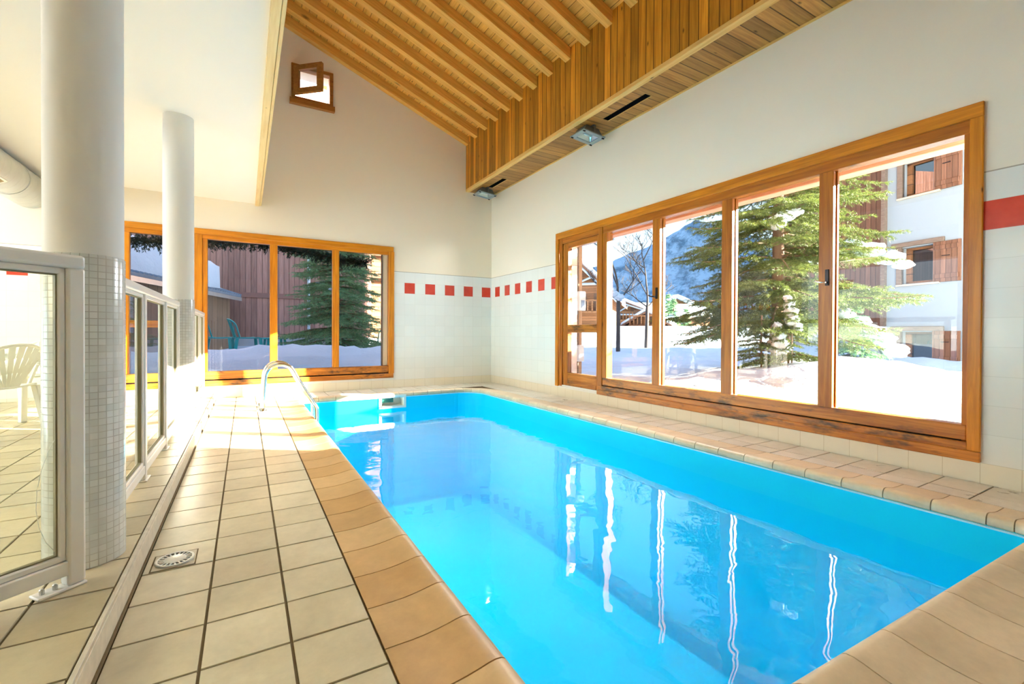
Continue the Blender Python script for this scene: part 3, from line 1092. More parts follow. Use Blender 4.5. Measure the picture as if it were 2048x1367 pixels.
# ------------------------------------------------------------------ balustrades
def balustrade(p0, p1, posts, lab, feet=True, h0=.08):
    """white framed glass guard from p0 to p1 (xy); posts are distances along it"""
    p0, p1 = Vector((*p0, 0)), Vector((*p1, 0))
    L = (p1-p0).length
    u = (p1-p0).normalized()
    nn_ = Vector((u.y, -u.x, 0))
    up = Vector((0, 0, 1))
    rt = root('glass_balustrade', (p0.x, p0.y, h0), lab, 'balustrade', 'white framed glass guards of the lounge platform')
    def B(name, s0, s1, z0, z1, tk, off=0, mat=None, bev=.004, par=None):
        m = MB()
        m.obox(p0+u*(s0+s1)/2+up*(z0+z1)/2+nn_*off, u, up, nn_, s1-s0, z1-z0, tk)
        return m.build(name, mat or M_['whitemetal'], par or rt, bevel=bev)
    B('top_rail', 0, L, .978, 1.016, .045, bev=.008)
    B('bottom_rail', 0, L, .118, .160, .036)
    for s_ in posts:
        B('post', s_-.021, s_+.021, h0+.008, .98, .042, bev=.007)
        f = B('foot_plate', s_-.022, s_+.085, h0, h0+.008, .05, 0, bev=.003)
        m = MB()
        for q_ in (.040, .068):
            c = p0+u*(s_+q_)
            m.lathe([(.006, 0), (.006, .014), (.003, .017)], (c.x, c.y, h0+.006), 8)
        build_each(m, 'bolt', M_['galv'], f, auto=True)
    for a, b in zip(posts[:-1], posts[1:]):
        a_, b_ = a+.021, b-.021
        m = MB()
        for (s0, s1, z0, z1) in ((a_, a_+.016, .160, .978), (b_-.016, b_, .160, .978), (a_, b_, .160, .178), (a_, b_, .960, .978)):
            m.obox(p0+u*(s0+s1)/2+up*(z0+z1)/2, u, up, nn_, s1-s0, z1-z0, .026)
        m.build('glazing_frame', M_['whitemetal'], rt, bevel=.004)
        g = MB()
        for (s0, s1, z0, z1) in ((a_+.016, a_+.020, .178, .960), (b_-.020, b_-.016, .178, .960), (a_+.016, b_-.016, .178, .182), (a_+.016, b_-.016, .956, .960)):
            g.obox(p0+u*(s0+s1)/2+up*(z0+z1)/2, u, up, nn_, s1-s0, z1-z0, .012)
        g.build('gasket', plain('olive_gasket', (.22, .20, .12), .6), rt)
        q0, q1 = p0+u*(a_+.018), p0+u*(b_-.018)
        MB().quad((q0.x, q0.y, .18), (q1.x, q1.y, .18), (q1.x, q1.y, .958), (q0.x, q0.y, .958)).build('glass_panel', M_['balglass'], rt)
    return rt
d52 = Vector((-math.sin(R(52)), -math.cos(R(52))))
A0 = Vector((-.407, 1.76))
nb = balustrade((A0.x, A0.y), (A0.x+d52.x*1.0, A0.y+d52.y*1.0), [.021, .979], 'angled glass guard with a cracked pane, standing before the thick mosaic column')
# crack in the pane of the angled guard
cp = [(.118, .47), (.128, .44), (.142, .39), (.150, .34), (.148, .29), (.138, .25), (.120, .215), (.098, .19)]
cp = [(.060, .505), (.075, .47), (.090, .42), (.098, .37), (.100, .32), (.094, .27), (.080, .225), (.062, .193)]
MB().tube([(A0.x+d52.x*s_, A0.y+d52.y*s_, z_) for s_, z_ in cp], .0008, 5).build('crack', plain('pale_glass_crack', (.85, .87, .80), .3), nb)
balustrade((-.432, 2.045), (-.432, 4.07), [.06, .735, 1.40, 2.0], 'long glass guard between the two round columns')
balustrade((-.430, 4.30), (-.430, 6.38), [.05, .74, 1.43, 2.05], 'glass guard between the farther column and the end wall')

# ------------------------------------------------------------------ duct
rt = root('air_duct', (-1.9, 3, 2.05), 'round galvanised ventilation duct slung under the flat white ceiling', 'duct')
m = MB()
seg = 40
pr = []
yv = 1.0
def dring(m, y0, y1, r0, r1):
    c = [Vector((-1.90, y0, 2.215)), Vector((-1.90, y1, 2.215))]
    m.tube(c, [r0, r1], seg, caps=False)
y0 = 0.5
while y0 < YB-.02:
    y1 = min(y0+.11, YB-.001)
    dring(m, y0, y1-.006, .165, .165)
    dring(m, y1-.006, y1-.003, .165, .1665)
    dring(m, y1-.003, y1, .1665, .165)
    y0 = y1
m.build('duct_pipe', M_['galv'], rt, auto=True)
for y0 in (2.6, 4.3, 5.95):
    m = MB()
    dring(m, y0, y0+.03, .170, .170)
    dring(m, y0, y0+.001, .164, .170)
    dring(m, y0+.029, y0+.03, .170, .164)
    m.build('duct_collar', M_['galv'], rt, auto=True)
m = MB()
ga = R(-62)
gd = Vector((math.cos(ga), 0, math.sin(ga)))
gt = Vector((-gd.z, 0, gd.x))
c = Vector((-1.90, 5.1, 2.215))+gd*.158
m.obox(c, (0, 1, 0), gt, gd, 1.05, .10, .02)
gr = m.build('grille_frame', M_['whitemetal'], rt, bevel=.003)
m = MB()
m.obox(c+gd*.0105, (0, 1, 0), gt, gd, 1.0, .066, .002)
m.build('grille_slot', plain('tan_grille_filter', (.42, .34, .20), .8), gr)

# ------------------------------------------------------------------ floodlights
def floodlight(x, y, lab):
    rt = root('floodlight', (x, y, 2.99), lab, 'floodlight', 'floodlights under the soffit')
    z = 2.895
    tl = R(-6)
    ux = Vector((math.cos(tl), 0, math.sin(tl)))
    uz = Vector((-math.sin(tl), 0, math.cos(tl)))
    uy = Vector((0, 1, 0))
    c = Vector((x, y, z))
    m = MB()
    w0, d0, w1_, d1_ = .125, .10, .085, .075
    vs = [c+ux*a*w0+uy*b*d0+uz*.006 for a, b in ((-1, -1), (1, -1), (1, 1), (-1, 1))]
    vs += [c+ux*a*w1_+uy*b*d1_+uz*.085 for a, b in ((-1, -1), (1, -1), (1, 1), (-1, 1))]
    m.add(vs, [(0, 1, 5, 4), (1, 2, 6, 5), (2, 3, 7, 6), (3, 0, 4, 7), (4, 5, 6, 7)])
    m.build('housing', M_['lampbody'], rt, bevel=.004)
    m = MB()
    for (a0, a1, b0, b1) in ((-.145, -.095, -.12, .12), (.095, .145, -.12, .12), (-.095, .095, -.12, -.072), (-.095, .095, .072, .12)):
        m.obox(c+ux*(a0+a1)/2+uy*(b0+b1)/2, ux, uy, uz, a1-a0, b1-b0, .014)
    m.build('front_frame', M_['lampframe'], rt, bevel=.003)
    m = MB()
    vs = [c+ux*a*.095+uy*b*.072+uz*.002 for a, b in ((-1, -1), (1, -1), (1, 1), (-1, 1))]
    vs += [c+ux*a*.055+uy*b*.04+uz*.05 for a, b in ((-1, -1), (1, -1), (1, 1), (-1, 1))]
    m.add(vs, [(0, 1, 5, 4), (1, 2, 6, 5), (2, 3, 7, 6), (3, 0, 4, 7), (4, 5, 6, 7)])
    m.build('reflector', M_['reflector'], rt)
    m = MB()
    m.tube([c-ux*.05+uz*.025, c+ux*.05+uz*.025], .012, 10)
    m.build('lamp_tube', plain('frosted_lamp', (.9, .92, .92), .3), rt, smooth=True)
    ld = bpy.data.lights.new('floodlight_beam', 'SPOT')
    ld.energy = LAMP_W
    ld.color = (.95, .98, 1)
    ld.spot_size = R(88)
    ld.spot_blend = 1
    ld.shadow_soft_size = .03
    lo = bpy.data.objects.new('floodlight_beam', ld)
    col.objects.link(lo)
    lo.parent = rt
    aim = Vector((1.35, y-1.6, -.2))-(c-uz*.03)
    lo.location = c-uz*.03-Vector(rt.location)
    lo.rotation_euler = (-aim).to_track_quat('Z', 'Y').to_euler()
    m = MB()
    vs = [c+ux*a*.095+uy*b*.072-uz*.004 for a, b in ((-1, -1), (1, -1), (1, 1), (-1, 1))]
    m.add(vs, [(0, 1, 2, 3)])
    m.build('cover_glass', glass('lamp_cover_glass', (.85, .92, .93), 1.6), rt)
    m = MB()
    for a in (-.128, .128):
        for b in (-.10, .10):
            m.obox(c+ux*a+uy*b-uz*.010, ux, uy, uz, .028, .014, .012)
    build_each(m, 'clip', M_['blackmetal'], rt, bevel=.002)
    m = MB()
    pts = []
    for s_ in (-1, 1):
        m.obox(c+uy*s_*.112+uz*.05, ux, uy, uz, .022, .004, .085)
    m.obox(Vector((x, y, 2.984)), (1, 0, 0), (0, 1, 0), (0, 0, 1), .03, .226, .005)
    m.build('bracket', M_['lampbody'], rt, bevel=.001)
floodlight(3.165, 3.825, 'grey floodlight bracketed to the soffit at mid length')
floodlight(3.155, 6.24, 'grey floodlight bracketed to the soffit beside the end wall')

# ------------------------------------------------------------------ unseen fill uplights, added to brighten the interior
for (yy_, l_) in ((2.0, 'beside the lounge opening, nearer the rear of the room'), (5.0, 'at the lounge opening, nearer the end wall')):
    rt = root('added_uplight', (-4.46, yy_, 1.9), 'unseen white half-round uplight added as fill light '+l_, 'added fill lamp', 'added fill uplights on the lounge wall')
    MB().box(-4.50, -4.47, yy_-.10, yy_+.10, 1.78, 1.98).build('back_plate', M_['whitemetal'], rt, bevel=.004)
    pts = [(-4.47, yy_-.16)]+[(-4.47+.14*math.sin(PI*k/10), yy_-.16*math.cos(PI*k/10)) for k in range(1, 10)]+[(-4.47, yy_+.16)]
    m = MB()
    m.add([(x, y, 1.80) for x, y in pts]+[(-4.47+(x+4.47)*1.25, yy_+(y-yy_)*1.25, 1.97) for x, y in pts],
          [(i, i+1, len(pts)+i+1, len(pts)+i) for i in range(len(pts)-1)]+[tuple(range(len(pts)))])
    m.build('shade', M_['whitemetal'], rt, auto=True)
    ld = bpy.data.lights.new('added_fill_lamp', 'SPOT')
    ld.energy = UP_W
    ld.color = (1, .88, .68)
    ld.spot_size = R(150)
    ld.spot_blend = 1
    ld.shadow_soft_size = .04
    lo = bpy.data.objects.new('added_fill_lamp', ld)
    col.objects.link(lo)
    lo.parent = rt
    lo.location = Vector((-4.38, yy_, 1.93))-Vector(rt.location)
    lo.rotation_euler = (-Vector((.85, 0, .55))).to_track_quat('Z', 'Y').to_euler()

# ------------------------------------------------------------------ plastic chairs
def plastic_chair(name, mat, lab, loc, rz, cat='chair', group=None, arms=True, size=1):
    """monobloc armchair; local +Y is the front"""
    rt = lroot(name, loc, rz, lab, cat, group)
    rt.scale = (size, size, size)
    m = MB()
    N = 10
    vs, fs = [], []
    for i in range(N+1):
        for j in range(N+1):
            a = -1+2*i/N
            b = -1+2*j/N
            x = a*.235*(1-.06*(1-b)/2)
            y = b*.22
            z = .42+.018*(a*a)+.012*b*b-(.02 if b > .9 else 0)
            vs.append((x, y, z))
    for i in range(N):
        for j in range(N):
            fs.append((i*(N+1)+j, (i+1)*(N+1)+j, (i+1)*(N+1)+j+1, i*(N+1)+j+1))
    m.add(vs, fs)
    o = m.build('seat', mat, rt, smooth=True)
    sd_ = o.modifiers.new('thick', 'SOLIDIFY')
    sd_.thickness = .014
    m = MB()
    # curved back outline and fan of slats
    def bp(a, h):          # a in -1..1, h 0..1 -> point on the curved back shell
        w_ = .215+.055*h
        return Vector((a*w_, -.22-.11*h+.07*a*a, .43+.37*h))
    rim = [bp(-1, t_/8*.62) for t_ in range(9)]+[bp(-math.cos(k*PI/12), .62+.38*math.sin(k*PI/12)) for k in range(1, 12)]+[bp(1, (8-t_)/8*.62) for t_ in range(9)]
    m.tube(rim, .014, 8)
    for k in range(-3, 4):
        a = k/3.6
        tp = .62+.38*math.sqrt(max(0, 1-a*a))
        pts = [bp(a*.35, .02), bp(a*.60, tp*.35), bp(a*.85, tp*.7), bp(a, tp*.985)]
        for q_ in range(3):
            p_, r_ = pts[q_], pts[q_+1]
            d = (r_-p_)
            m.obox((p_+r_)/2, d, (1, 0, 0) if abs(d.normalized().x) < .9 else (0, 1, 0), d.cross(Vector((1, 0, 0))), d.length*1.03, .030+.012*q_, .008)
    m.build('backrest', mat, rt, smooth=False, auto=True)
    for s_ in (-1, 1):
        m = MB()
        m.tube([(s_*.225, -.25, .62), (s_*.262, -.16, .635), (s_*.275, -.02, .635), (s_*.270, .13, .625), (s_*.262, .19, .60), (s_*.255, .20, .50), (s_*.25, .20, .42)],
               [.016, .022, .024, .024, .022, .02, .018], 8)
        if arms:
            m.build('armrest', mat, rt, smooth=True)
        for (y0, yb) in ((.20, .24), (-.20, -.27)):
            m = MB()
            m.prism([(s_*.21, y0-.028, .43), (s_*.25, y0-.028, .43), (s_*.25, y0+.028, .43), (s_*.21, y0+.028, .43)], (s_*.035, yb-y0, -.43))
            m.build('leg', mat, rt, bevel=.006)
    return rt
plastic_chair('plastic_chair', M_['plastic'], 'white plastic armchair seen side-on beyond the angled glass guard', (-1.60, 5.30, .08), R(150), size=.80, group='white plastic chairs on the platform')
plastic_chair('plastic_chair', M_['plastic'], 'white plastic armchair in front of the other, partly cut by the frame', (-1.52, 4.45, .08), R(60), size=.78, group='white plastic chairs on the platform')

# ------------------------------------------------------------------ outdoors: ground
def ground_h(x, y):
    r_ = math.hypot(x, y)
    z = .22+max(0, min(r_, 42)-11)*.038+max(0, r_-42)*.006
    n_ = noise.noise(Vector((x*.9, y*.9, 0)))*.05+noise.noise(Vector((x*2.7, y*2.7, 3)))*.022
    z += n_*min(1, 12/max(r_, 1))
    if 3.6 < x < 11 and -3 < y < 9:
        z += .05*noise.noise(Vector((x*1.5, y*1.5, 5)))+.035*noise.noise(Vector((x*4.2, y*4.2, 8)))
    # drift in front of the big spruce
    def g(cx, cy, sx, sy, h_):
        return h_*math.exp(-((x-cx)/sx)**2-((y-cy)/sy)**2)
    if x > 3:
        z += g(6.0, 2.6, 1.6, 1.1, .26)+g(7.4, 3.4, 1.2, .9, .14)+g(4.6, 1.2, .9, 1.2, .05)
        z += g(10.4, 3.2, .8, 3.0, .14)+g(9.6, 5.2, 1.0, .9, .30)
        z -= g(5.2, 5.6, 1.5, 1.0, .12)
        if x < 4.4 and y < 6.5:
            z -= .02*(4.4-x)
    if y > 6.8 and x < 3.4:
        bank = .30+.11*noise.noise(Vector((x*2.1, y*1.6, 9)))+.055*noise.noise(Vector((x*5, y*4, 2)))
        z += bank*math.exp(-((y-8.3)/.95)**2)*(1 if x > -3 else .6)
    return z
gx = sorted(set([round(v, 3) for v in list(np.arange(-9, 16, .17))+list(-9-np.geomspace(.4, 300, 26))+list(16+np.geomspace(.4, 300, 34))+[3.72, -4.8]]))
gy = sorted(set([round(v, 3) for v in list(np.arange(-6, 16, .17))+list(-6-np.geomspace(.4, 300, 26))+list(16+np.geomspace(.4, 300, 34))+[6.815, -5.0]]))
vs = [(x, y, ground_h(x, y)) for x in gx for y in gy]
ny = len(gy)
fs = []
for i in range(len(gx)-1):
    for j in range(ny-1):
        xc, yc = (gx[i]+gx[i+1])/2, (gy[j]+gy[j+1])/2
        if -4.8 < xc < 3.72 and -5.0 < yc < 6.815:
            continue
        fs.append((i*ny+j, (i+1)*ny+j, (i+1)*ny+j+1, i*ny+j+1))
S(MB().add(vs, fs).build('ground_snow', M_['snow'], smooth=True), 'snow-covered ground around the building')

# mountains (a height field far away)
t = NT('haze_blue_mountain_side')
geo = t.n('NewGeometry')
c_ = t.n('TexCoord')
a1 = t.noise(c_.outputs['Object'], .02, 8, .65)
a2 = t.noise(c_.outputs['Object'], .12, 4, .7)
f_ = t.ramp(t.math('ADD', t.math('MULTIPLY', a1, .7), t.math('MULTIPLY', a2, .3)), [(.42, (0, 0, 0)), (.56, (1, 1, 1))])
cl = t.mix(f_, (.09, .16, .22), (.30, .42, .52))  # blue haze is mixed into the forest and snow tones
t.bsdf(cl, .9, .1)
M_['mount'] = t.m
pk = [(2150, 280, 900, 430, 430), (1250, 1900, 380, 350, 320), (2600, 900, 520, 500, 400)]  # first peak is out of view, added to shade the visible ridge
HV = [(-1200, 180), (-500, 235), (-264, 290), (-173, 330), (-96, 348), (0, 395), (70, 438), (176, 390), (345, 320), (577, 260), (1200, 180)]
def mh(x, y):
    u, v = x*.77+y*.64, x*.64-y*.77
    hp = float(np.interp(v, [p[0] for p in HV], [p[1] for p in HV]))
    z = hp*math.exp(-((u-1900)/300)**2) if u < 1900 else hp*math.exp(-((u-1900)/500)**2)
    for (a, b, h_, sx_, sy_) in pk:
        d = math.hypot((x-a)/sx_, (y-b)/sy_)
        z = max(z, h_*math.exp(-d*d*.55))
    k = min(1, z/80)
    z += (22*noise.noise(Vector((x*.006, y*.006, 1)))+10*noise.noise(Vector((x*.02, y*.02, 4)))+5*noise.noise(Vector((x*.06, y*.06, 7))))*k
    return z-6
mx_, my_ = np.arange(500, 3000, 28), np.arange(-700, 2600, 28)
vs = [(x, y, mh(x, y)) for x in mx_ for y in my_]
n2_ = len(my_)
fs = [(i*n2_+j, (i+1)*n2_+j, (i+1)*n2_+j+1, i*n2_+j+1) for i in range(len(mx_)-1) for j in range(n2_-1)]
S(MB().add(vs, fs).build('mountain', M_['mount'], smooth=True), 'mountainside with snowy forest, blue haze in its colour')

# ------------------------------------------------------------------ trees
def needles_mesh(name, tw0, tw1, dens, ln, wd, mat, parent, seed=1, droop=.0):
    """needles as thin tapered blades around twig segments tw0->tw1 (arrays n x 3)"""
    rs = np.random.RandomState(seed)
    tw0, tw1 = np.array(tw0), np.array(tw1)
    L = np.linalg.norm(tw1-tw0, axis=1)
    cnt = np.maximum(3, (L*dens).astype(int))
    idx = np.repeat(np.arange(len(L)), cnt)
    t_ = rs.rand(len(idx))
    p = tw0[idx]+(tw1-tw0)[idx]*t_[:, None]
    d = (tw1-tw0)[idx]/L[idx][:, None]
    r_ = rs.randn(len(idx), 3)
    r_ -= d*np.sum(r_*d, 1)[:, None]
    r_ /= np.linalg.norm(r_, axis=1)[:, None]+1e-9
    nd = d*.75+r_*.8
    nd[:, 2] -= droop
    nd /= np.linalg.norm(nd, axis=1)[:, None]
    sd2 = np.cross(nd, rs.randn(len(idx), 3))
    sd2 /= np.linalg.norm(sd2, axis=1)[:, None]+1e-9
    ll = ln*(.7+.6*rs.rand(len(idx)))[:, None]
    a = p-sd2*wd/2
    b = p+sd2*wd/2
    c = p+nd*ll
    V = np.stack([a, b, c], 1).reshape(-1, 3)
    n = len(idx)
    me = bpy.data.meshes.new(name)
    me.vertices.add(3*n)
    me.vertices.foreach_set('co', V.astype(np.float32).ravel())
    me.loops.add(3*n)
    me.loops.foreach_set('vertex_index', np.arange(3*n, dtype=np.int32))
    me.polygons.add(n)
    me.polygons.foreach_set('loop_start', (np.arange(n)*3).astype(np.int32))
    me.update(calc_edges=True)
    me.materials.append(mat)
    o = bpy.data.objects.new(name, me)
    col.objects.link(o)
    o.parent = parent
    return o

def spruce(name, loc, H, Rb, z0, lab, seed, mat, nb=7, gap=.26, dens=260, ln=.032, wd=.0045, snow=6, snowr=.16, taper=.9, group=None, cat='tree', dz=0, tr=.09, maxz=None):
    rnd = random.Random(seed)
    rt = lroot(name, loc, 0, lab, cat, group)
    MB().tube([(0, 0, -.3), (rnd.uniform(-.02, .02), 0, H*.4), (0, 0, H)], [tr, tr*.7, .01], 10).build('trunk', M_['bark'], rt, smooth=True)
    tw0, tw1 = [], []
    bm_ = MB()
    sn = MB()
    z = z0
    spots = []
    while z < H*.97 and (maxz is None or z < maxz):
        rad = Rb*((H-z)/(H-z0))**taper
        k0 = rnd.random()*2*PI
        for k in range(nb):
            a = k0+2*PI*k/nb+rnd.uniform(-.25, .25)
            L = rad*rnd.uniform(.72, 1.08)
            dirv = Vector((math.cos(a), math.sin(a), 0))
            up0 = rnd.uniform(-.02, .22)
            pts = []
            zj = z+rnd.uniform(-.5, .5)*gap
            n = max(5, int(L/.11))
            for i in range(n+1):
                s_ = i/n
                pts.append(Vector((0, 0, zj))+dirv*L*s_+Vector((0, 0, L*(up0*s_-.42*s_*s_+.20*s_**4))))
            bm_.tube(pts, [.016*(1-.8*i/n)*(.6+L*.4) for i in range(n+1)], 5, caps=False)
            side = Vector((-dirv.y, dirv.x, 0))
            for i in range(1, n+1):
                s_ = i/n
                p = pts[i]
                if i > n*.15:
                    tw0.append(pts[i-1])
                    tw1.append(p)
                tl = (1-s_)*L*.50+.10
                for sg in (-1, 1):
                    dd = (dirv*rnd.uniform(.55, .95)+side*sg*rnd.uniform(.6, .9)+Vector((0, 0, rnd.uniform(-.28, .02)))).normalized()
                    L2 = tl*rnd.uniform(.7, 1.1)*(.35+.65*min(1, s_*3))
                    q0 = p
                    q1 = p+dd*L2*.55
                    q2 = q1+(dd+Vector((0, 0, -.28))).normalized()*L2*.45
                    tw0 += [q0, q1]
                    tw1 += [q1, q2]
                    if L2 > .2:
                        for sg2 in (-1, 1):
                            for f2 in (.35, .65):
                                dd2 = (dd+side*sg2*.2+dirv*sg2*.55+Vector((0, 0, rnd.uniform(-.3, 0)))).normalized()
                                b0 = q0.lerp(q2, f2)
                                tw0.append(b0)
                                tw1.append(b0+dd2*L2*.38)
            spots.append((pts, L))
        z += gap*rnd.uniform(.8, 1.2)*(1 if z < H*.6 else .8)
    bm_.build('branches', M_['bark'], rt, smooth=True)
    needles_mesh('foliage', [tuple(v) for v in tw0], [tuple(v) for v in tw1], dens, ln, wd, mat, rt, seed, .1)
    if snow:
        for k in range(snow):
            pts, L = spots[rnd.randrange(len(spots))]
            i0 = rnd.randint(len(pts)//2, len(pts)-2)
            nbl = rnd.randint(3, 5)
            for j in range(nbl):
                p = pts[max(1, min(len(pts)-1, i0-j))]
                s_ = snowr*rnd.uniform(.5, 1)
                sn.blob((p.x+rnd.uniform(-.04, .04), p.y+rnd.uniform(-.04, .04), p.z+s_*.28), (s_, s_, s_*.45), seed+k*5+j, .5, 2, 1.7)
        sn.build('snow_load', M_['snow'], rt, smooth=True)
    return rt
big = spruce('spruce_tree', (6.55, 3.70, .45), 6.6, 1.75, .55, 'large sunlit spruce with clumps of snow outside the wide window', 11, M_['needle'], nb=8, gap=.21, dens=320, ln=.036, wd=.0055, snow=11, snowr=.10, maxz=4.2)
def snowclump(par, name, pts, seed):
    s_ = MB()
    for i, (x, y, z, a, b) in enumerate(pts):
        s_.blob((x, y, z), (a, a, b), seed+i, .45, 3, 1.8)
    return s_.build(name, M_['snow'], par, smooth=True)
# large snow cushions on the big spruce (tree-local coordinates)
snowclump(big, 'snow_cushion', [(.62, -.62, 1.55, .17, .09), (.82, -.78, 1.49, .19, .10), (1.02, -.92, 1.38, .17, .09), (1.16, -1.02, 1.29, .12, .06)], 31)
snowclump(big, 'snow_cushion', [(-.55, -.30, 1.80, .10, .10), (-.48, -.36, 1.88, .12, .07), (-.36, -.42, 1.93, .09, .05)], 41)
spruce('young_spruce', (5.54, 3.00, .42), 1.0, .42, .12, 'small snow-topped spruce tied to a stake in front of the large spruce', 5, M_['needle'], nb=7, gap=.13, dens=420, ln=.03, wd=.005, snow=0, cat='tree', tr=.018)
ys = [o for o in bpy.data.objects if o.name.startswith('young_spruce')][0]
MB().tube([(-.02, -.06, -.3), (-.02, -.06, .55)], .012, 8).build('stake', M_['oldbeam'], ys)
snowclump(ys, 'snow_cap', [(0, 0, .92, .075, .09), (.03, -.02, .80, .085, .08), (.0, -.05, .68, .09, .10), (.02, -.10, .56, .08, .09), (-.04, 0, 1.00, .06, .04)], 51)
spruce('young_spruce', (5.40, 3.24, .42), .60, .36, .06, 'low bushy spruce seedling with a snow cone, before the large spruce', 8, M_['needle'], nb=7, gap=.11, dens=420, ln=.03, wd=.005, snow=0, tr=.014)
ys.scale = (.8, .8, .8)
ys2 = [o for o in bpy.data.objects if o.name.startswith('young_spruce') and o != ys and 'seedling' in str(o.get('label'))][0]
snowclump(ys2, 'snow_cap', [(.05, -.18, .22, .12, .10), (.05, -.17, .34, .08, .09), (.04, -.16, .45, .05, .07)], 61)
bs = spruce('spruce_bush', (7.9, 3.35, .42), .80, .55, .05, 'snow-covered spruce bush at the foot of the boarded facade', 9, M_['needle2'], nb=8, gap=.12, dens=380, ln=.03, wd=.005, snow=0, cat='bush', tr=.02)
snowclump(bs, 'snow_load', [(-.10, .05, .66, .14, .10), (.02, -.05, .55, .17, .10), (.14, -.16, .42, .18, .10), (.26, -.28, .28, .17, .10), (.36, -.4, .14, .16, .1)], 71)
spruce('spruce_tree', (1.62, 9.95, .35), 7.2, 1.12, .15, 'shaded green spruce in the snowy yard beyond the end window', 21, M_['needle2'], nb=6, gap=.115, dens=280, ln=.034, wd=.006, snow=2, snowr=.09, maxz=3.2, taper=.8)
for k, (x, y, h_, l_) in enumerate(((40.5, 34.2, 3.6, 'standing before the snowy chalets'), (42.3, 34.0, 2.6, 'shortest of those before the snowy chalets'), (43.5, 37.5, 4.4, 'tallest of those before the snowy chalets'))):
    spruce('distant_spruce', (x, y, ground_h(x, y)-.2), h_, h_*.28, .3, 'small dark spruce %s' % l_, 81+k, M_['needle2'], nb=7, gap=.45, dens=26, ln=.16, wd=.06, snow=4, snowr=.4, group='distant spruces in the snowfield', tr=.12)

def bare_tree(loc, H, seed, lab, lean=0, snowfork=False):
    rnd = random.Random(seed)
    rt = lroot('bare_tree', loc, 0, lab, 'tree', 'young leafless trees in the snowfield')
    tk = MB()
    br = MB()
    def grow(p, d, L, r_, lev, m):
        n = 6
        pts = [p]
        dd = d.copy()
        for i in range(n):
            dd = (dd+Vector((rnd.uniform(-.13, .13), rnd.uniform(-.13, .13), rnd.uniform(-.02, .10)))).normalized()
            pts.append(pts[-1]+dd*L/n)
        m.tube(pts, [r_*(1-.65*i/n) for i in range(n+1)], 6 if lev < 2 else 4, caps=False)
        if lev < 4:
            for k in range((4, 4, 4, 3)[lev]):
                i = rnd.randint(2, n)
                a = rnd.random()*2*PI
                ax = Vector((math.cos(a), math.sin(a), rnd.uniform(.15, .8)))
                grow(pts[i], (dd*.55+ax*.8).normalized(), L*rnd.uniform(.42, .66), max(.0055, r_*.5), lev+1, br)
    fork = H*.36
    tk.tube([(0, 0, -.4), (lean*.2, 0, fork*.5), (lean*.3, 0, fork)], [.062, .055, .05], 8)
    tk.build('trunk', M_['barkgrey'], rt, smooth=True)
    f = Vector((lean*.3, 0, fork))
    grow(f, Vector((.0, .0, 1)), H*.36, .036, 0, br)
    grow(f, Vector((.75, -.45, .75)).normalized(), H*.20, .028, 1, br)
    grow(f, Vector((-.75, .45, .65)).normalized(), H*.20, .024, 1, br)
    grow(f+Vector((0, 0, .35)), Vector((-.3, .3, 1)).normalized(), H*.34, .022, 1, br)
    br.build('branches', M_['barkgrey'], rt, smooth=True)
    if snowfork:
        snowclump(rt, 'snow_in_fork', [(.02, -.02, fork+.10, .13, .10), (-.06, .05, fork+.20, .10, .10), (-.12, .08, fork+.30, .07, .06)], seed)
    return rt
bare_tree((8.82, 9.32, .12), 4.3, 3, 'young leafless tree with snow lodged in its fork', 0, True)
bare_tree((10.6, 10.0, .15), 4.0, 7, 'slimmer leafless tree standing behind a window mullion', .2)

# ------------------------------------------------------------------ apartment building with white render
FA = Vector((11.5, 4.28, 0))
th12 = R(12)
FU = Vector((math.sin(th12), math.cos(th12), 0))       # away from the camera, along the facade
FN = Vector((-math.cos(th12), math.sin(th12), 0))      # out of the facade, towards the pool house
UPV = Vector((0, 0, 1))
bl = root('apartment_building', tuple(FA), 'white rendered apartment house with boarded part and shuttered windows', 'building')
def fb(name, mat, *bs, par=None, bev=0):
    m = MB()
    for (s0, s1, z0, z1, d0, d1) in bs:
        m.obox(FA+FU*(s0+s1)/2+UPV*(z0+z1)/2+FN*(d0+d1)/2, FU, UPV, FN, s1-s0, z1-z0, d1-d0)
    if name in ('shutter_rail', 'window_frame_bar'):
        return build_each(m, name, mat, par or bl, bevel=bev)[0]
    return m.build(name, mat, par or bl, bevel=bev)
wins = [(-.83, -.31, 3.54, 4.22), (-.83, -.31, 1.80, 2.52), (-.83, -.31, .25, .84)]
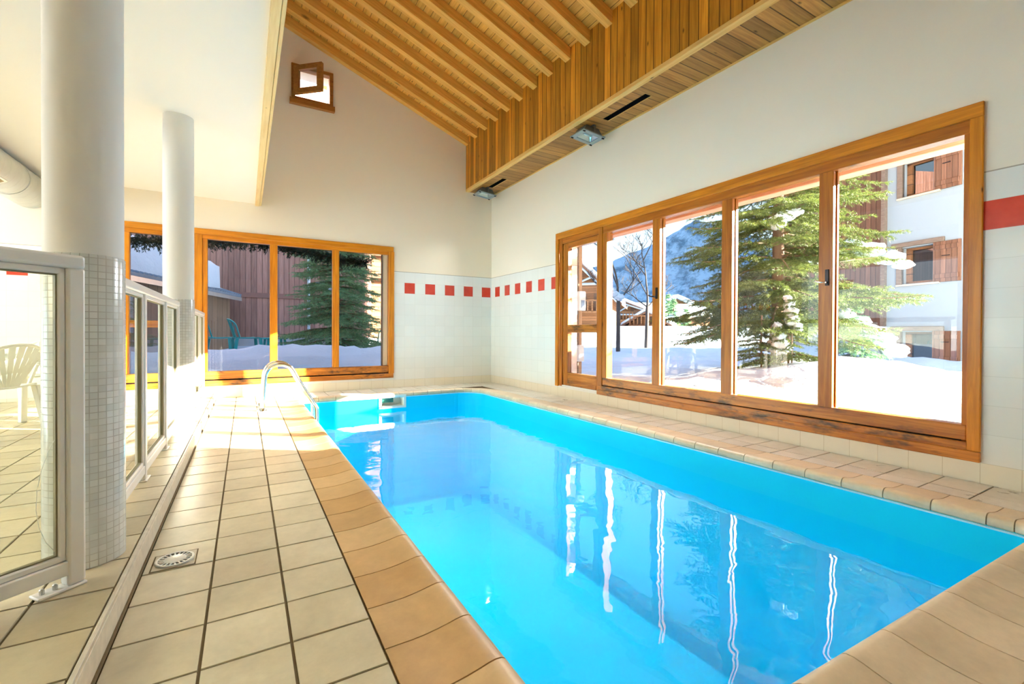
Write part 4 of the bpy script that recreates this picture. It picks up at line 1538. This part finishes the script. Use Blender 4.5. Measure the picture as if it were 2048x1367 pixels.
# wall pieces around the three openings
pcs = [(-3.2, -.83, -.5, 9.2, -4, 0), (-.31, 2.45, -.5, 9.2, -4, 0)]
zz = [-.5, .25, .84, 1.80, 2.52, 3.54, 4.22, 9.2]
for i in range(0, 7, 2):
    pcs.append((-.83, -.31, zz[i], zz[i+1], -4, 0))
for i in (1, 3, 5):
    pcs.append((-.83, -.31, zz[i], zz[i+1], -4, -.30))
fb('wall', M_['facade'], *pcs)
fb('cladding', M_['facade_wood'], (.03, 2.45, .96, 9.0, 0, .07))
fb('corner_board', M_['oldbeam'], (-.03, .04, .96, 9.0, 0, .09))
FWD = [(1, 'small curtained window at snow level'), (0, ''), (0, '')]
for i, (s0, s1, z0, z1) in enumerate(wins):
    fr_ = fb('window_frame', M_['chaletwood'], (s1-.09, s1, z0, z1, -.22, -.12), (s0, s0+.03, z0, z1, -.22, -.12), (s0, s1, z1-.05, z1, -.22, -.12), (s0, s1, z0, z0+.05, -.22, -.12), bev=.004)
    fb('window_pane', M_['fglass'] if 'fglass' in M_ else glass('facade_glass', (.25, .28, .30), 2.6), (s0+.03, s1-.09, z0+.05, z1-.05, -.18, -.17), par=fr_)
    if i == 2:
        fb('curtain', M_['curtain'], (s0+.2, s1-.1, z0, z1, -.27, -.25), par=fr_)
    fb('lintel_beam', M_['oldbeam'], (s0-.19, s1+.18, z1+.02, z1+.11, -.05, .05), bev=.01)
    fb('side_beam', M_['oldbeam'], (s1, s1+.09, z0-.02, z1+.02, -.05, .04), bev=.006)
    fb('stone_sill', M_['beige'], (s0-.12, s1+.09, z0-.045, z0-.01, -.12, .05), bev=.004)
    sh = fb('shutter', M_['shutter'], (s0-.44, s0-.02, z0-.02, z1+.02, .0, .035), bev=.004)
    fb('shutter_rail', M_['shutter'], (s0-.42, s0-.04, z0+.05, z0+.13, .035, .055), (s0-.42, s0-.04, z1-.13, z1-.05, .035, .055), par=sh, bev=.004)
    fb('shutter_latch', M_['blackmetal'], (s0-.28, s0-.16, (z0+z1)/2+.10, (z0+z1)/2+.115, .036, .048), par=sh)
bc = fb('balcony', M_['oldbeam'], (1.25, 2.6, 3.55, 3.63, .07, .75))
fb('balcony_rail', M_['facade'], (1.25, 2.6, 4.25, 4.31, .70, .75), (1.25, 1.31, 3.63, 4.25, .70, .75), (1.75, 1.81, 3.63, 4.25, .70, .75), (2.25, 2.31, 3.63, 4.25, .70, .75), (1.25, 1.31, 4.25, 4.31, .07, .75), (1.25, 2.6, 3.85, 3.90, .71, .74), par=bc)
# eave beam, lining and post of the pool house
m = MB()
m.box(4.15, 4.28, -.5, 6.3, 2.075, 2.30)
eb = m.build('eave_beam', wood('pale_pink_eave_wood', (.72, .42, .28), (.54, .28, .17), 'Y', knots=.5, rough=.6, spec=.2), bevel=.006)
tag(eb, 'long horizontal eave beam outside above the wide window', 'beam')
m = MB()
m.box(3.72, 4.6, -.5, 6.3, 2.30, 2.33)
S(m.build('roof_eave_lining', M_['soffit']), 'board lining of the eave outside the window')
rt = root('eave_post', (4.27, 5.42, .1), 'tan timber post outside the narrow glazed door', 'post')
MB().box(4.13, 4.30, 5.30, 5.52, -.1, 2.075).build('post_shaft', wood('tan_post_wood', (.66, .42, .26), (.50, .28, .15), 'Z', knots=.4, rough=.6, spec=.2), rt, bevel=.008)
MB().box(4.21, 4.225, 5.285, 5.30, -.1, 2.07).build('corner_strip', M_['oldbeam'], rt)
rt = root('meter_box', (4.22, 5.26, 1.1), 'pale electrical box fixed high on the tan post outside the door', 'electrical box', 'boxes on the outside post')
MB().box(4.16, 4.28, 5.19, 5.299, 1.12, 1.40).build('box_body', M_['whitemetal'], rt, bevel=.01)
MB().box(4.19, 4.25, 5.184, 5.19, 1.16, 1.27).build('box_window', plain('blue_grey_window', (.25, .35, .5), .3), rt)
rt = root('meter_box', (4.22, 5.26, .4), 'small pale electrical box low on the tan post outside the door', 'electrical box', 'boxes on the outside post')
MB().box(4.17, 4.27, 5.21, 5.299, .38, .62).build('box_body', M_['whitemetal'], rt, bevel=.01)

# ------------------------------------------------------------------ distant chalets
def chalet(loc, rz, W, D, He, Hr, lab, deep=.5, wallm=None, truss=True):
    rt = lroot('chalet', loc, rz, lab, 'chalet', 'snowy chalets across the field')
    wm = wallm or M_['chaletwood']
    m = MB()
    m.box(-W/2, W/2, -D/2, D/2, -1.5, He)
    m.prism([(-W/2, -D/2, He), (W/2, -D/2, He), (0, -D/2, Hr)], (0, D, 0))
    m.build('walls', wm, rt)
    ov = .9
    sl = (Hr-He)/(W/2)
    m = MB()
    s2 = MB()
    for s_ in (-1, 1):
        e0 = Vector((s_*(W/2+ov), -D/2-ov, He-sl*ov))
        r0 = Vector((0, -D/2-ov, Hr))
        m.prism([r0, e0, e0+Vector((0, 0, .18)), r0+Vector((0, 0, .18))], (0, D+2*ov, 0))
        s2.prism([r0+Vector((0, .15, .18)), e0+Vector((-s_*.1, .15, .18)), e0+Vector((-s_*.15, .15, .18+deep)), r0+Vector((0, .15, .22+deep))], (0, D+2*ov-.3, 0))
    m.build('roof', M_['facade_wood'], rt)
    s2.build('roof_snow', M_['snow'], rt, bevel=.15)
    if truss:
        m = MB()
        y = -D/2-ov+.1
        c0 = Vector((0, y, Hr-.1))
        for s_ in (-1, 1):
            m.tube([c0, (s_*(W/2+ov-.3), y, He-sl*ov+.25)], .12, 6)
            m.tube([(0, y, Hr-1.6), (s_*W*.2, y, Hr-.2-sl*W*.2)], .08, 6)
        m.tube([(-W*.30, y, Hr-1.7), (W*.30, y, Hr-1.7)], .10, 6)
        m.tube([(0, y, Hr-.2), (0, y, Hr-1.7)], .08, 6)
        m.build('gable_truss', M_['facade'], rt)
    m = MB()
    m.box(-W/2, W/2, -D/2-.9, -D/2, He*.42, He*.42+.12)
    for k in range(int(W/.35)):
        x = -W/2+.1+k*.35
        m.box(x, x+.1, -D/2-.9, -D/2-.85, He*.42, He*.42+.9)
    m.box(-W/2, W/2, -D/2-.92, -D/2-.82, He*.42+.9, He*.42+1.0)
    m.build('balcony', wm, rt)
    m = MB()
    for x in (-W*.28, W*.05, W*.30):
        m.box(x-.35, x+.35, -D/2-.02, -D/2+.01, He*.45, He*.45+1.5)
    build_each(m, 'window', M_['brown'], rt)
    return rt
gz = lambda x, y: ground_h(x, y)
chalet((25.2, 30.8, gz(25.2, 30.8)), R(-48), 5.0, 5, 2.5, 5.0, 'chalet with a pale open gable truss beyond the narrow door', .5)
chalet((39.5, 42.5, gz(39.5, 42.5)), R(-40), 7.0, 6, 1.7, 3.1, 'low broad-roofed chalet behind the bare tree trunk', .4)
chalet((55, 48, gz(55, 48)), R(-100), 6, 10, 1.6, 2.8, 'long low chalet roof deep in snow beside the broad one', .7, truss=False)
chalet((34.3, 31.9, gz(34.3, 31.9)-.2), R(-55), 3.2, 3, .5, 1.4, 'small snow-covered shed in front of the chalets', .35, truss=False)
chalet((66, 54, gz(66, 54)), R(-60), 8.5, 8, 2.4, 4.6, 'snowy chalet half hidden by small spruces, most distant of the chalets', .8, truss=False)

# ------------------------------------------------------------------ yard beyond the end wall
m = MB()
rt = root('boarded_building', (0, 15, .2), 'tall dark red boarded building closing the snowy yard', 'building')
MB().box(-5, 3.50, 15.0, 18, .62, 8.5).build('boarding', M_['redwood'], rt)
MB().box(-5, 3.51, 14.97, 15.0, 1.76, 1.90).build('ledge_board', M_['brownboard'], rt, bevel=.006)
MB().box(-5, 3.47, 15.02, 18, -.5, .62).build('plinth', M_['concrete'], rt)
rt = root('drainpipe', (1.64, 14.90, .4), 'frosted pale drainpipe running down the dark red boards', 'drainpipe')
MB().tube([(1.64, 14.90, .3), (1.64, 14.90, 6)], .045, 12).build('pipe', plain('frosted_pipe', (.62, .72, .76), .4, .2, var=.3, ns=30), rt, smooth=True)
m = MB()
for z in (1.2, 2.2, 3.2):
    m.tube([(1.64, 14.90, z), (1.64, 14.90, z+.04)], .052, 12)
build_each(m, 'pipe_clip', M_['galv'], rt)
# low shed with snow-laden roof
rt = root('snowy_shed', (-1.6, 10.5, .2), 'low tan shed under a thick rounded slab of snow', 'shed')
E0, E1 = Vector((-2.0, 8.5, 1.72)), Vector((-.10, 14.5, 1.72))
eu = (E1-E0).normalized()
en = Vector((-eu.y, eu.x, 0))
m = MB()
m.prism([E0+en*.28+Vector((0, 0, -2)), E1+en*.28+Vector((0, 0, -2)), E1+en*1.4+Vector((0, 0, -2)), E0+en*3+Vector((0, 0, -2))], (0, 0, 2.0))
m.build('shed_wall', M_['shedwood'], rt)
m = MB()
e_ = E0-eu*.3
f_ = E1+eu*.0
rise = Vector((0, 0, 1.0))
m.prism([e_, f_, f_+en*1.4+rise*(1.4/3), e_+en*3+rise], (0, 0, .06))
for k in range(46):
    q_ = e_.lerp(f_, k/45)
    dp = 3-1.6*k/45
    m.tube([q_+Vector((0, 0, .065)), q_+en*dp+rise*(dp/3)+Vector((0, 0, .065))], .022, 6)
m.build('roof_sheet', M_['slate'], rt, auto=True)
m = MB()
m.obox((e_+f_)/2+Vector((0, 0, -.05)), eu, (0, 0, 1), en, (f_-e_).length, .09, .03)
m.build('fascia', M_['galv'], rt)
m = MB()
N1, N2 = 30, 16
vs, fs = [], []
for i in range(N1+1):
    for j in range(N2+1):
        s_, w_ = i/N1, j/N2
        base = e_.lerp(f_, .0+s_*.86)+en*(.12+w_*(2.85-1.6*s_))+rise*((.12+w_*(2.85-1.6*s_))/3)
        ed = min(1, w_/.12, (1-s_)/.07)
        hgt = .60*math.sqrt(max(0, 1-(1-ed)**2))+.05*noise.noise(base*1.2)
        push = -en*.10*max(0, 1-w_*6)*hgt/.46
        vs.append(base+push+Vector((0, 0, .08+hgt)))
for i in range(N1):
    for j in range(N2):
        fs.append((i*(N2+1)+j, (i+1)*(N2+1)+j, (i+1)*(N2+1)+j+1, i*(N2+1)+j+1))
o = MB().add(vs, fs).build('roof_snow', M_['snow'], rt, smooth=True)
# honey coloured chalet to the side of the yard
rt = root('timber_chalet', (6, 18, .3), 'honey-coloured timber chalet behind the shaded spruce', 'chalet')
MB().box(3.9, 9.5, 18.5, 22, -.5, 6.5).build('chalet_wall', M_['chaletwood'], rt)
MB().box(3.85, 9.5, 18.1, 18.5, 2.9, 3.05).box(3.9, 4.05, 18.1, 18.25, .2, 6).box(3.85, 9.5, 18.1, 18.18, 3.9, 4.0).build('chalet_balcony', M_['facade_wood'], rt)
# garden chairs and table
gh = lambda x, y: ground_h(x, y)
plastic_chair('garden_chair', M_['green'], 'teal garden chair beside the shed, its seat dusted with snow', (-.45, 10.75, .24), R(-95), group='teal garden chairs in the yard', arms=False)
plastic_chair('garden_chair', M_['green'], 'teal garden chair between the other one and the small table', (.02, 10.60, .24), R(-80), group='teal garden chairs in the yard', arms=False)
plastic_chair('garden_chair', M_['green'], 'lone teal garden chair half buried behind the shaded spruce', (2.75, 10.9, .10), R(30), group='teal garden chairs in the yard', arms=False)
rt = lroot('garden_table', (.52, 10.55, .24), R(10), 'small teal garden table standing next to the garden chairs', 'table')
MB().box(-.20, .20, -.2, .2, .40, .43).build('table_top', M_['green'], rt, bevel=.008)
for a in (-1, 1):
    for b in (-1, 1):
        MB().prism([(a*.15-.02, b*.15-.02, .41), (a*.15+.02, b*.15-.02, .41), (a*.15+.02, b*.15+.02, .41), (a*.15-.02, b*.15+.02, .41)], (a*.03, b*.03, -.41)).build('leg', M_['green'], rt)
# evergreen garland hung along the outside of the end window
rnd = random.Random(2)
rt = root('evergreen_garland', (.3, 6.95, 1.95), 'dark evergreen garland hanging outside across the top of the end window', 'garland')
pts = []
for k in range(60):
    x = -1.35+k*(2.9/59)
    sag = .05*math.sin((x+.4)*2.6)-.035*max(0, x)
    pts.append(Vector((x, 7.02+.01*rnd.uniform(-1, 1), 1.945+sag)))
MB().tube(pts, .012, 6).build('garland_rope', M_['barkgrey'], rt)
t0, t1 = [], []
for p in pts:
    for k in range(16):
        d = Vector((rnd.uniform(-1, 1), rnd.uniform(-.6, .6), rnd.uniform(-1, .7))).normalized()
        t0.append(tuple(p))
        t1.append(tuple(p+d*rnd.uniform(.05, .155)))
gn = needles_mesh('garland_needles', t0, t1, 240, .030, .010, needle_mat('garland_green', (.012, .035, .018), (.04, .08, .045)), None, 3)
gn.parent = rt
gn.matrix_parent_inverse = Matrix.Translation(-rt.location)
